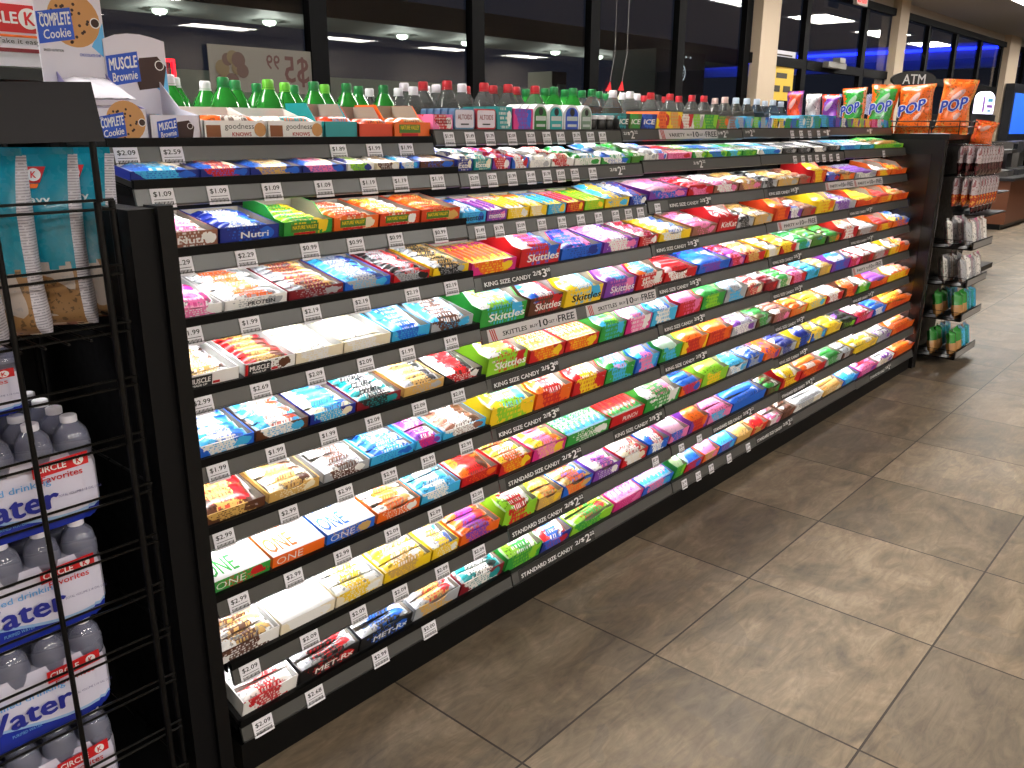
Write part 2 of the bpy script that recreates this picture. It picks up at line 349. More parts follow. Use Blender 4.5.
# posters hanging on the glass
po = empty('window_poster', (2.58, WY-.012, H+.28)); tag(po, 'large food poster on the window seen from behind with mirrored price', 'poster')
MB().box(-.3, .31, -.002, .002, -.12, .095).build('sheet', mat('translucent poster back', '524e47', .7), po)
pm = MB().text('$5', (.2, -.004, -.01), -X_, Z_, .15, .15).text('99', (.06, -.004, .03), -X_, Z_, .08, .07)
pm.build('lettering', mat('mirrored price print', '3c1d18', .7), po)
fm = MB()
for q in range(9): fm.disc((-.24+.03*(q % 5)+.01*(q//5), -.004-.0004*q, -.07+.05*(q//3)+.01*(q % 2)), X_, Z_, .03+.004*(q % 3), q % 2, 12)
fm.build('picture', [mat('food print red', '3a261e', .7), mat('food print gold', '4a3d24', .7)], po)
yp = empty('window_poster', (8.56, WY-.012, H+.5)); tag(yp, 'yellow and white poster on the window beside the beige column', 'poster')
MB().box(-.28, .28, -.002, .002, -.23, .11).build('sheet', mat('yellow poster', 'd3b13c', .6), yp)
MB().box(-.28, .28, -.004, .0, .11, .24).build('top_band', mat('white poster band', 'c9c9d2', .6), yp)
ym = MB()
for a, b, c, d in ((-.12, .12, -.02, .03), (-.2, -.02, -.15, -.09), (.06, .22, -.15, -.09), (-.2, .2, .15, .165), (-.2, .2, .19, .205)): ym.box(a, b, -.007, -.004, c, d)
ym.build('lettering', mat('poster dark print', '3a3226', .6), yp)
ns = empty('red_sign', (2.07, WY-.03, H+.26)); tag(ns, 'glowing red sign border at the window behind the green bottles', 'sign')
MB().box(-.05, .03, 0, .02, .022, .034).box(.019, .03, 0, .02, -.13, .022).build('tube', mat('red glowing tube', 'ff1020', .5, emit=3.), ns)
tr = empty('door_closer', (9.75, WY-.06, H+.66)); tag(tr, 'pale metal closer mounted on the window transom bar', 'door closer')
MB().box(-.25, .25, -.04, .025, -.03, .03).build('housing', mat('aluminium closer', '8d8a84', .4, .6), tr); MB().box(.0, .16, -.06, .02, .03, .08).build('arm', mat('aluminium closer', '8d8a84', .4, .6), tr)
ex = empty('exit_sign', (10.07, 3.85, CZ-.15)); tag(ex, 'small red exit sign hanging from the ceiling near the windows', 'exit sign')
MB().box(-.16, .16, -.02, .02, -.08, .08).box(-.02, .02, -.02, .02, .08, .149).build('box', mat('white sign box', 'c8c4c0', .5), ex)
MB().text('EXIT', (0, -.022, 0), X_, Z_, .26, .11).build('lettering', mat('red lit lettering', 'ff2020', .5, emit=3.), ex)

for i, (x, z_) in enumerate(((5.52, .33), (5.68, .34))):
    pn = empty('pennant', (x, WY-.06, H+z_)); tag(pn, 'small red and white pennant hanging at the window, %s of the pair' % ('nearer' if i == 0 else 'farther'), 'pennant', 'window pennants')
    MB().tube((.02, 0, .0), (.07, 0, .2), .002).tube((.07, 0, .2), (.07, 0, HZ-H-z_-.05), .0015).build('cord', mat('pale cord', '8a8a88', .6), pn)
    MB().prism([(-.035, -.07), (.045, -.07), (.02, .0)], -.003, .003, 'y').build('upper_flag', flat('R'), pn)
    MB().prism([(-.05, -.15), (.05, -.15), (.0, -.075)], -.003, .003, 'y').build('lower_flag', flat('E'), pn)
# ================================================================= THE CANDY GONDOLA
BAYN = ['first bay from the wire rack', 'second bay from the wire rack', 'middle bay', 'second bay from the endcap', 'bay next to the endcap']
gon = MB().box(XS[0], XS[5], 2.05, 2.09, 0, H-.02, 0).box(XS[0]+.02, XS[5]-.02, 1.60, 2.5, 0, .085, 0)
base = empty('gondola_frame', (XS[0], 2.05, 0)); tag(base, 'long black gondola frame carrying the lit candy shelves', 'gondola')
base.matrix_world = Matrix()
gon.build('back_panel', PANEL, base)
MB().box(XS[0]+.005, XS[5]-.005, 1.515, 1.60, 0, H-1.345).build('kick_plate', mat('black kick plate', '050505', .5, spec=.2), base)
for i, x in enumerate(XS):
    MB().box(x-.012, x+.012, 2.0, 2.05, 0, H-.03).build('upright', BLACK, base)
MB().box(XS[0], XS[5], 2.09, 2.55, H-.182, H-.157).box(1.12, XS[5], 2.55, 2.85, H-.182, H-.157).build('rear_shelf', DECKM, base)
ep = empty('end_panel', (.71, 1.95, 0)); tag(ep, 'tall black end panel between the wire rack and the candy shelves', 'panel')
ep.matrix_world = Matrix()
MB().box(.672, .720, 1.49, 2.4, 0, H-.142).build('board', PANEL, ep)
MB().box(.720, .750, 1.478, 1.53, 0, H-.137).build('front_edge', BLACK, ep)
BAYS = ['rack-side bay', 'second bay', 'middle bay', 'fourth bay', 'endcap bay']
def strip_plane(r, bay):
    z = DECKZ[bay] if r == 0 else ROWZ[r]+BAYDZ[bay][r]
    return ROWY[r], z
BAYDZ = [[0, .0, .002, .005, .006, .003, .003, .005, .004, .002], [0, -.004, -.006, -.006, -.007, -.002, -.001, -.003, .003, .001], [0, .003, .005, -.001, -.002, .004, .005, .002, .006, 0],
         [0, .005, .004, .002, 0, -.002, -.003, -.006, 0, -.006], [0, .010, .002, .002, -.001, -.005, -.010, -.015, -.011, -.012]]
def base_off(bay): return .0505 if bay == 0 else .0435
CH_T = R(14)
def on_strip(x, t, y0, z0, off):      # point on the leaning price channel, t metres up from its lower edge
    return Vector((x, y0+math.sin(CH_T)*t-math.cos(CH_T)*off, z0+math.cos(CH_T)*t+math.sin(CH_T)*off))
SU = Vector((0, math.sin(CH_T), math.cos(CH_T)))
SHELF = {}
for r in range(10):
    for b in range(5):
        y0, z0 = strip_plane(r, b); xa, xb = XS[b]+.003, XS[b+1]-.003
        dep = (2.0-y0) if r == 0 else .30
        zt = z0+base_off(b)-.0012; t = R(TILT[r])
        s = empty('deck_shelf' if r == 0 else 'candy_shelf', (xa, y0, zt)); s.matrix_world = Matrix()
        tag(s, ('black top shelf carrying displays, ' if r == 0 else 'lit grey-fronted candy shelf, %s below the top deck, ' % NTH[r-1])+BAYN[b], 'shelf', 'gondola shelves')
        c, n_ = math.cos(t), math.sin(t)
        poly = [(y0+.012, zt-.012), (y0+.012+dep*c, zt-.012+dep*n_), (y0+.012+dep*c-.012*n_, zt+dep*n_), (y0+.012, zt)]
        MB().prism(poly, xa, xb, 'x').build('deck', DECKM, s)
        for q in ((xa, xa+.004), (xb-.004, xb)):
            MB().prism([(y0+.03, zt-.014), (y0+.03, zt-.03), (y0+.012+dep*c, zt-.05+dep*n_), (y0+.012+dep*c, zt-.014+dep*n_)], q[0], q[1], 'x').build('bracket', BLACK, s)
        ch = MB()
        hgt = .037 if b == 0 else .040
        vs = [on_strip(x, tt, y0, z0, o_) for x in (xa, xb) for tt, o_ in ((0, 0), (hgt, 0), (hgt, -.008), (0, -.008))]
        ch.add(vs, [(0, 1, 5, 4)[::-1], (1, 2, 6, 5)[::-1], (2, 3, 7, 6)[::-1], (3, 0, 4, 7)[::-1], (0, 3, 2, 1)[::-1], (4, 5, 6, 7)[::-1]])
        vs = [on_strip(x, tt, y0, z0, o_) for x in (xa, xb) for tt, o_ in ((0, .001), (.003, .004), (.003, -.001), (0, -.001))]
        ch.add(vs, [(0, 1, 5, 4)[::-1], (1, 2, 6, 5)[::-1], (2, 3, 7, 6)[::-1], (3, 0, 4, 7)[::-1]])
        ch.build('price_channel', CHAN, s)
        if b == 0:
            MB().box(xa, xb, y0+.006, y0+.0165, zt-.014, zt+.004).build('front_lip', LIP, s)
        if r < 9:
            MB().box(xa+.02, xb-.02, y0+.022, y0+.034, z0+.026, z0+.036).build('light_tube', mat('led tube', 'ffffff', .4, emit=4., ecol='f3f6ff'), s)
            L = bpy.data.lights.new('led_strip', 'AREA'); L.shape = 'RECTANGLE'; L.size = xb-xa-.05; L.size_y = .012; L.energy = SHELF_LED*(xb-xa)/.914*(.45, .5, .7, .85, 1, 1, 1, 1, 1)[r]; L.color = (.97, .98, 1.)
            lo = bpy.data.objects.new('led_strip', L); COL.objects.link(lo); lo.parent = s
            lo.location = ((xa+xb)/2, y0+.028, z0+.024); lo.rotation_euler = (R(32), 0, 0); L.spread = R(125)
        SHELF[(r, b)] = s
TAGM = {}
def price_tag(r, x, price, size=.05):
    b = bay_of(x); y0, z0 = strip_plane(r, b)
    key = (price, size)
    if key not in TAGM:
        k = MB(); h2 = size*.98 if size < .045 else .039
        vs = [(q, o_, zz) for q in (-size/2, size/2) for o_, zz in ((-.0012, 0), (-.0012, h2), (.0004, h2), (.0004, 0))]
        k.add(vs, [(0, 4, 5, 1), (1, 5, 6, 2), (2, 6, 7, 3), (3, 7, 4, 0), (0, 1, 2, 3), (4, 7, 6, 5)])
        k.text(price, (0, -.0016, h2*.70), X_, Z_, size*.78, h2*.30, 1)
        k.rect((0, -.0015, h2*.43), X_, Z_, size*.8, h2*.03, 1)
        for i in range(13): k.rect((-size*.38+i*size*.063, -.0015, h2*.22), X_, Z_, size*(.03 if i % 3 else .045), h2*.2, 1)
        TAGM[key] = k.mesh('price_tag', [PAPER, INK])
    o = link('price_tag', TAGM[key], SHELF[(r, b)]); p = on_strip(x, -.004, y0, z0, .0015)
    o.location = p; o.rotation_euler = (-CH_T, 0, R(random.uniform(-.5, .5)))
def sign(r, x0, x1, kind, texts):
    """printed insert in the price channel; texts = [(centre fraction, width fraction, height, string, ink)]"""
    b = bay_of((x0+x1)/2); y0, z0 = strip_plane(r, b); k = MB()
    wd = x1-x0; cx = (x0+x1)/2
    vs = [on_strip(x, tt, y0, z0, .0012) for x in (x0, x1) for tt in (.0025, .0395)]
    k.add(vs, [(0, 2, 3, 1)], 0)
    for fc, fw, fh, s, ink, dz in texts:
        c = on_strip(x0+wd*fc, .021+dz, y0, z0, .0018)
        if s == '//':
            for q in range(3):
                p = [on_strip(x0+wd*(fc-.03+q*.02+(.02 if tt < .02 else 0)), tt, y0, z0, .0018) for tt in (.004, .038)]
                e = [on_strip(x0+wd*(fc-.018+q*.02+(.02 if tt < .02 else 0)), tt, y0, z0, .0018) for tt in (.004, .038)]
                k.add([p[0], e[0], e[1], p[1]], [(0, 1, 2, 3)], ink)
        else: k.text(s, c, X_, SU, wd*fw, fh, ink, .02, keep=False)
    k.build('promotion_strip', [SIGNK if kind == 'k' else CHAN if kind == 'g' else SIGNW, WINK, INK, REDINK], SHELF[(r, b)])
def candy_sign(r, p0, p1, s='KING SIZE CANDY', price='3'):
    x0, x1 = row_x(p0, r), row_x(p1, r)
    sign(r, x0, x1, 'k', [(.36, .66, .013, s, 1, -.003), (.79, .13, .015, '2/$', 1, .002), (.9, .07, .026, price, 1, 0), (.965, .06, .012, '00' if price == '3' else '22', 1, .007)])
def free_sign(r, p0, p1, s='SKITTLES'):
    x0, x1 = row_x(p0, r), row_x(p1, r)
    sign(r, x0, x1, 'w', [(.05, .1, .03, '//', 3, 0), (.28, .26, .014, s, 2, -.002), (.49, .09, .009, 'BUY', 2, -.002), (.60, .10, .022, '10', 2, 0), (.705, .10, .009, 'GET 1', 2, -.002), (.87, .2, .022, 'FREE', 2, 0)])
def price_mark(r, px, s='2/$', n='2', e='22'):
    x = row_x(px, r, bay_of(row_x(px, r)))
    sign(r, x-.05, x+.05, 'g', [(.28, .42, .012, s, 1, .004), (.64, .24, .028, n, 1, 0), (.88, .22, .011, e, 1, .009)])
TAGS1 = {0: [(122, '$2.09'), (168, '$2.59'), (335, '$1.89'), (371, '$1.99'), (403, '$1.99')],
 1: [(158, '$1.09'), (214, '$1.09'), (268, '$1.09'), (320, '$1.09'), (365, '$1.19'), (397, '$1.19'), (434, '$1.19')],
 2: [(177, '$2.29'), (242, '$2.29'), (306, '$0.99'), (352, '$0.99'), (392, '$0.99'), (437, '$0.99')],
 3: [(187, '$1.99'), (246, '$1.99'), (308, '$2.19'), (358, '$2.19'), (409, '$2.19'), (448, '$2.19')],
 4: [(198, '$2.99'), (257, '$2.69'), (312, '$2.09'), (362, '$2.09'), (404, '$1.99'), (448, '$1.99')],
 5: [(214, '$1.99'), (272, '$1.99'), (325, '$1.99'), (370, '$2.09'), (416, '$2.09'), (455, '$2.09')],
 6: [(220, '$2.99'), (285, '$2.99'), (341, '$2.99'), (386, '$2.99'), (425, '$2.99'), (463, '$2.99')],
 7: [(235, '$2.99'), (290, '$2.99'), (339, '$2.99'), (389, '$2.09'), (432, '$2.09'), (474, '$2.09')],
 8: [(246, '$2.09'), (306, '$2.09'), (355, '$2.09'), (397, '$2.09'), (439, '$2.09'), (476, '$2.09')],
 9: [(259, '$2.09'), (311, '$2.68'), (377, '$2.99'), (426, '$2.00')]}
for r, l in TAGS1.items():
    for px, pr in l: price_tag(r, row_x(px, r, 0), pr)
for r, l in {0: (446, 467, 487, 509, 528, 544, 558, 574, 588, 600), 1: (471, 489, 509, 528, 544, 558, 572, 590), 2: (477, 496, 518, 539, 559, 578, 596, 613, 626, 638),
             7: (), 8: (653,), 9: ()}.items():
    for i, px in enumerate(l): price_tag(r, row_x(px, r, 1), ['$1.99', '$2.09', '$1.49', '$2.29', '$1.79'][(i*2+r) % 5], .04)
for r, l in {2: (655,), 8: (679, 697), 9: (682, 696, 709, 727, 746)}.items():
    for i, px in enumerate(l): price_tag(r, row_x(px, r, 2), ['$1.99', '$1.69'][i % 2], .036)
for r, l in {0: (790.5, 799.5, 808, 817), 1: (793, 801, 808, 815, 822, 829, 836, 882)}.items():
    for i, px in enumerate(l): price_tag(r, row_x(px, r, 4), ['$1.99', '$1.69'][i % 2], .036)
for r, p in {1: (615, 697), 0: (628, 721, 748, 825, 868)}.items():
    for px in p: price_mark(r, px, n='1' if px > 800 else '2', e='69' if px > 800 else '22', s='' if False else '2/$' if px < 800 else '$')
for r, a, b in ((3, 479, 548), (5, 489, 556), (6, 494, 557), (2, 666, 709), (3, 653, 697), (4, 656, 699), (5, 661, 703), (6, 662, 705), (7, 611, 660),
                (2, 766, 797), (4, 770, 800), (5, 771, 801), (6, 773, 803), (7, 777, 806), (3, 848, 871), (4, 849, 872), (6, 851, 873)): candy_sign(r, a, b)
for r, a, b in ((7, 503, 579), (8, 507, 581), (9, 516, 592), (8, 710, 752), (9, 754, 791), (8, 779, 813), (9, 868, 890)): candy_sign(r, a, b, 'STANDARD SIZE CANDY', '2')
free_sign(4, 485, 574); free_sign(4, 584, 654); free_sign(0, 657, 716, 'VARIETY'); free_sign(2, 824, 852, 'PARTY'); free_sign(2, 852, 881, 'PARTY'); free_sign(3, 776, 815, 'PARTY'); free_sign(5, 851, 881, 'PARTY')

# ================================================================= CARTONS AND WHAT LIES IN THEM
def fat(L, W, T, nu=10, nv=6, crimp=.08):
    """wrapped bar or bag: a pillow with flat crimped ends, long axis x"""
    def top(s):
        def fn(u, v):
            x = (u-.5)*L; e = min(u, 1-u)/crimp
            bul = 1 if e > 2.2 else max(0, (e-1)/1.2) if e > 1 else 0
            bul = math.sqrt(max(0, bul*(2-bul)))
            yy = (v-.5)*2
            z = T/2*bul*(max(0, 1-abs(yy)**2.6))**.5
            wob = .04*T*math.sin(17*u+5*v)*bul
            return (x, yy*W/2*(1-.05*bul), T*.5+s*(z+wob if s > 0 else z)+ (.0006*s))
        return fn
    k = MB(); k.grid(top(1), nu, nv); g = top(-1); k.grid(lambda u, v: g(1-u, v), nu, nv)
    return k
_pm = {}
def pack_mesh(L, W, T, pal):
    q = (round(L, 2), round(W, 3), round(T, 3), pal)
    if q not in _pm: _pm[q] = fat(max(q[0], .03), max(q[1], .012), max(q[2], .006)).mesh('wrapped_bar', [print_mat(pal, True)])
    return _pm[q]
STUFF = MB(); STUFF_M = []
def carton_mesh(w_, d, hf, hb, style, pal, inner, fill, notch):
    k = MB(); th = .0022
    if style == 'c':
        k.box(-w_/2, w_/2, 0, d, 0, hf, 0, mfront=1, mtop=3)
        k.box(-w_/2, w_/2, -.0005, .0, hf-.004, hf, 1)
        return k
    side = [(0, 0), (0, hf), (d*.22, hf), (d*.45, hb), (d, hb), (d, 0)] if style == 'f' else [(0, 0), (0, hf), (d*.3, hf), (d, hb), (d, 0)]
    k.prism(side[::-1], -w_/2, -w_/2+th, 'x', 0); k.prism(side[::-1], w_/2-th, w_/2, 'x', 0)
    fr = [(-w_/2, 0), (w_/2, 0), (w_/2, hf)]
    if notch:
        for i in range(9): a = math.pi*i/8; fr.append((w_*.22*math.cos(a), hf-min(.016, hf*.3)*math.sin(a)))
    fr.append((-w_/2, hf))
    k.prism(fr, 0, th, 'y', 1)
    k.box(-w_/2, w_/2, d-th, d, 0, hb, 0)
    k.box(-w_/2+th, w_/2-th, th, d-th, 0, max(.003, fill), 2)
    ins = .0003                                    # inner faces show the plain board
    k.add([(-w_/2+th+ins, th, fill), (-w_/2+th+ins, d-th, fill), (-w_/2+th+ins, d-th, hb-.0005), (-w_/2+th+ins, d*.45, (hb if style == 'f' else hf+(hb-hf)*.2)-.0005), (-w_/2+th+ins, d*.25, hf-.0005), (-w_/2+th+ins, th, hf-.0005)], [(5, 4, 3, 2, 1, 0)], 2)
    k.add([(w_/2-th-ins, th, fill), (w_/2-th-ins, d-th, fill), (w_/2-th-ins, d-th, hb-.0005), (w_/2-th-ins, d*.45, (hb if style == 'f' else hf+(hb-hf)*.2)-.0005), (w_/2-th-ins, d*.25, hf-.0005), (w_/2-th-ins, th, hf-.0005)], [(0, 1, 2, 3, 4, 5)], 2)
    k.add([(-w_/2, d-th-ins, fill), (w_/2, d-th-ins, fill), (w_/2, d-th-ins, hb), (-w_/2, d-th-ins, hb)], [(0, 1, 2, 3)], 2)
    return k
def phrase(pal):
    a, b = CNAME[pal[0]], CNAME[pal[1]]
    return a if a == b else a+' and '+b
STUFF_BAYS = (2, 3, 4)
def carton(r, p0, p1, style, fillk, outer, pal, text, bay, order, tcol='W', hf=None, dep=None):
    x0, x1 = row_x(p0, r, bay), row_x(p1, r, bay)
    w_ = (x1-x0)*.985; cx = (x0+x1)/2
    y0, z0 = strip_plane(r, bay)
    if bay == 0: hf = hf or {1: .019, 2: .034, 3: .024, 4: .03, 5: .028, 6: .027, 7: .032, 8: .036, 9: .046}[r]
    if r == 1 and bay == 1 and order < 4: hf = .032
    hf = hf or (.022 if r == 1 else .058 if (style == 'f' and fillk == 'b') else .031 if r == 2 else .038 if r < 5 else .044)
    hb = hf*1.0 if style == 't' else hf+.022 if style == 'f' else hf
    dep = dep or (.17 if r < 3 else .185)
    if bay >= 2 and pal[0] == 'W' and pal[1] != 'W': pal = pal[1]+'W'+pal[2]
    if bay >= 2 and pal[1] == 'W' and (order+r) % 5 < 4: pal = pal[0]+pal[2]+'W' if pal[2] not in 'WE' else pal[0]+outer+'W'
    t = R(TILT[r])
    M = Matrix.Translation((cx, y0+.022, z0+base_off(bay))) @ Matrix.Rotation(t, 4, 'X')
    c = empty('product_carton', M)
    where = '%s on the %s candy shelf, %s' % (NTH[order], NTH[r-1], BAYS[bay])
    noun = {'x': 'carton of wrapped bars', 'y': 'box of candy sticks', 'b': 'box of candy bags', 'p': 'tray with a flat pack', 'c': 'closed carton'}[fillk]
    tag(c, '%s %s, %s' % (CNAME[outer], noun, where), 'carton', 'product cartons on the candy shelves')
    thick = {'x': .026, 'y': .016, 'b': .034, 'p': .014, 'c': 0}[fillk]
    fill = max(.003, hf-thick*((1.15 if bay == 0 and r < 5 else .95) if fillk != 'b' else .75))
    cp = outer+pal[1]+pal[0]
    front = outer+outer+pal[2] if text else cp
    inner = WHITEIN if outer in 'WE' else KRAFT
    k = carton_mesh(w_, dep, hf, hb, 'c' if fillk == 'c' else style, pal, inner, fill, fillk in 'xb' and random.random() < .35 and not text)
    me = k.mesh('box', [print_mat(outer+outer+pal[1], False), print_mat(front, False), inner, print_mat(pal, False)])
    link('box', me, c)
    if text:
        tm = MB()
        if text == 'NATURE VALLEY':
            tm.box(-w_*.36, w_*.2, -.0014, -.0002, hf*.28, hf*.82, 1); tm.text(text, (-w_*.08, -.0018, hf*.6), X_, Z_, w_*.5, hf*.26, 0, .02, False)
            tm.box(-w_*.3, w_*.14, -.0015, -.0002, hf*.1, hf*.24, 2)
            tm.build('brand_label', [flat('Y'), flat('F'), flat('R')], c)
        elif text == 'MUSCLE':
            tm.box(-w_*.44, w_*.0, -.0014, -.0002, hf*.02, hf*.9, 1); tm.text(text, (-w_*.22, -.0018, hf*.56), X_, Z_, w_*.38, hf*.4, 0, .03, False)
            tm.text('MADE UP', (-w_*.22, -.0018, hf*.2), X_, Z_, w_*.26, hf*.17, 0, .03, False)
            tm.box(-w_*.49, -w_*.44, -.0014, -.0002, 0, hf*.95, 2); tm.box(w_*.02, w_*.14, -.0014, -.0002, hf*.12, hf*.3, 2)
            tm.build('brand_label', [flat('W'), flat('K'), flat('R')], c)
        elif text == 'ONE':
            tm.text(text, (-w_*.18, -.0008, hf*.5), X_, Z_, w_*.5, hf*.6, 0, -.008, False)
            tm.text(text, (-w_*.22, dep*.22, hf+.0006), X_, Y_, w_*.5, dep*.3, 1, .012, False); tm.text(text, (-w_*.2, dep*.62, hf+.0006), X_, Y_, w_*.46, dep*.26, 1, .012, False)
            tm.build('brand_label', [flat('W'), flat(outer)], c)
        else:
            dark = outer in 'WYESCA'
            wd = min(w_*.8, hf*.55*len(text)*.75)
            tm.text(text, (w_*(.08 if w_ > .12 else 0), -.0008, hf*.45), X_, Z_, wd, hf*.42, 0, .02, False)
            tm.build('brand_label', [flat('K' if dark else 'W')], c)
    # contents
    pw_ = '%s carton, %s candy shelf, %s' % (NTH[order], NTH[r-1], BAYS[bay])
    def put(me, L, name, noun2):
        Mw = M @ L
        if bay in STUFF_BAYS:
            mt = me.materials[0]
            if mt not in STUFF_M: STUFF_M.append(mt)
            STUFF.merge(me, Mw, [STUFF_M.index(mt)]); return
        o = link(name, me); o.matrix_world = Mw
        tag(o, '%s %s in the %s' % (phrase(pal), noun2, pw_), noun2, 'packs in the %s' % pw_)
    iw, idp = w_-.008, dep-.006
    if fillk == 'p':
        put(pack_mesh(iw*.98, idp*.62, .018, pal), Matrix.Translation((0, dep*.35, fill+.001)), 'snack_pack', 'snack pack')
        put(pack_mesh(iw*.98, idp*.34, .018, pal), Matrix.Translation((0, dep*.82, fill+.001)), 'snack_pack', 'snack pack')
    elif fillk == 'x':
        n = 3 if iw > .1 else 2
        nn = (7 if r in (3, 4) else 5) if iw > .1 and bay == 0 else 4 if iw > .1 else 3
        pw = idp/nn
        for i in range(nn):
            a = random.uniform(-.07, .07)
            put(pack_mesh(iw*.94, pw*.86, min(.026, pw*.8), pal), Matrix.Translation((random.uniform(-.004, .004), .004+pw*(i+.5), fill+.002+random.uniform(0, .005))) @ Matrix.Rotation(a, 4, 'Z') @ Matrix.Rotation(random.uniform(-.1, .3), 4, 'X'), 'snack_bar' if bay == 0 else 'candy_bar', 'wrapped bar')
    elif fillk == 'y':
        n = max(3, min(8, int(iw/.021)))
        for i in range(n):
            put(pack_mesh(idp*.96, iw/n*.95, .016, pal), Matrix.Translation((-iw/2+iw/n*(i+.5), dep/2, fill+.0006)) @ Matrix.Rotation(math.pi/2, 4, 'Z'), 'candy_stick', 'candy stick')
    elif fillk == 'b':
        nn = 3
        for i in range(nn):
            put(pack_mesh(iw*.9, idp*.5, .03, pal), Matrix.Translation((random.uniform(-.004, .004), dep*(.26+.24*i), fill+.003+.004*i)) @ Matrix.Rotation(random.uniform(-.12, .12), 4, 'Z') @ Matrix.Rotation(.16, 4, 'X'), 'candy_bag', 'candy bag')
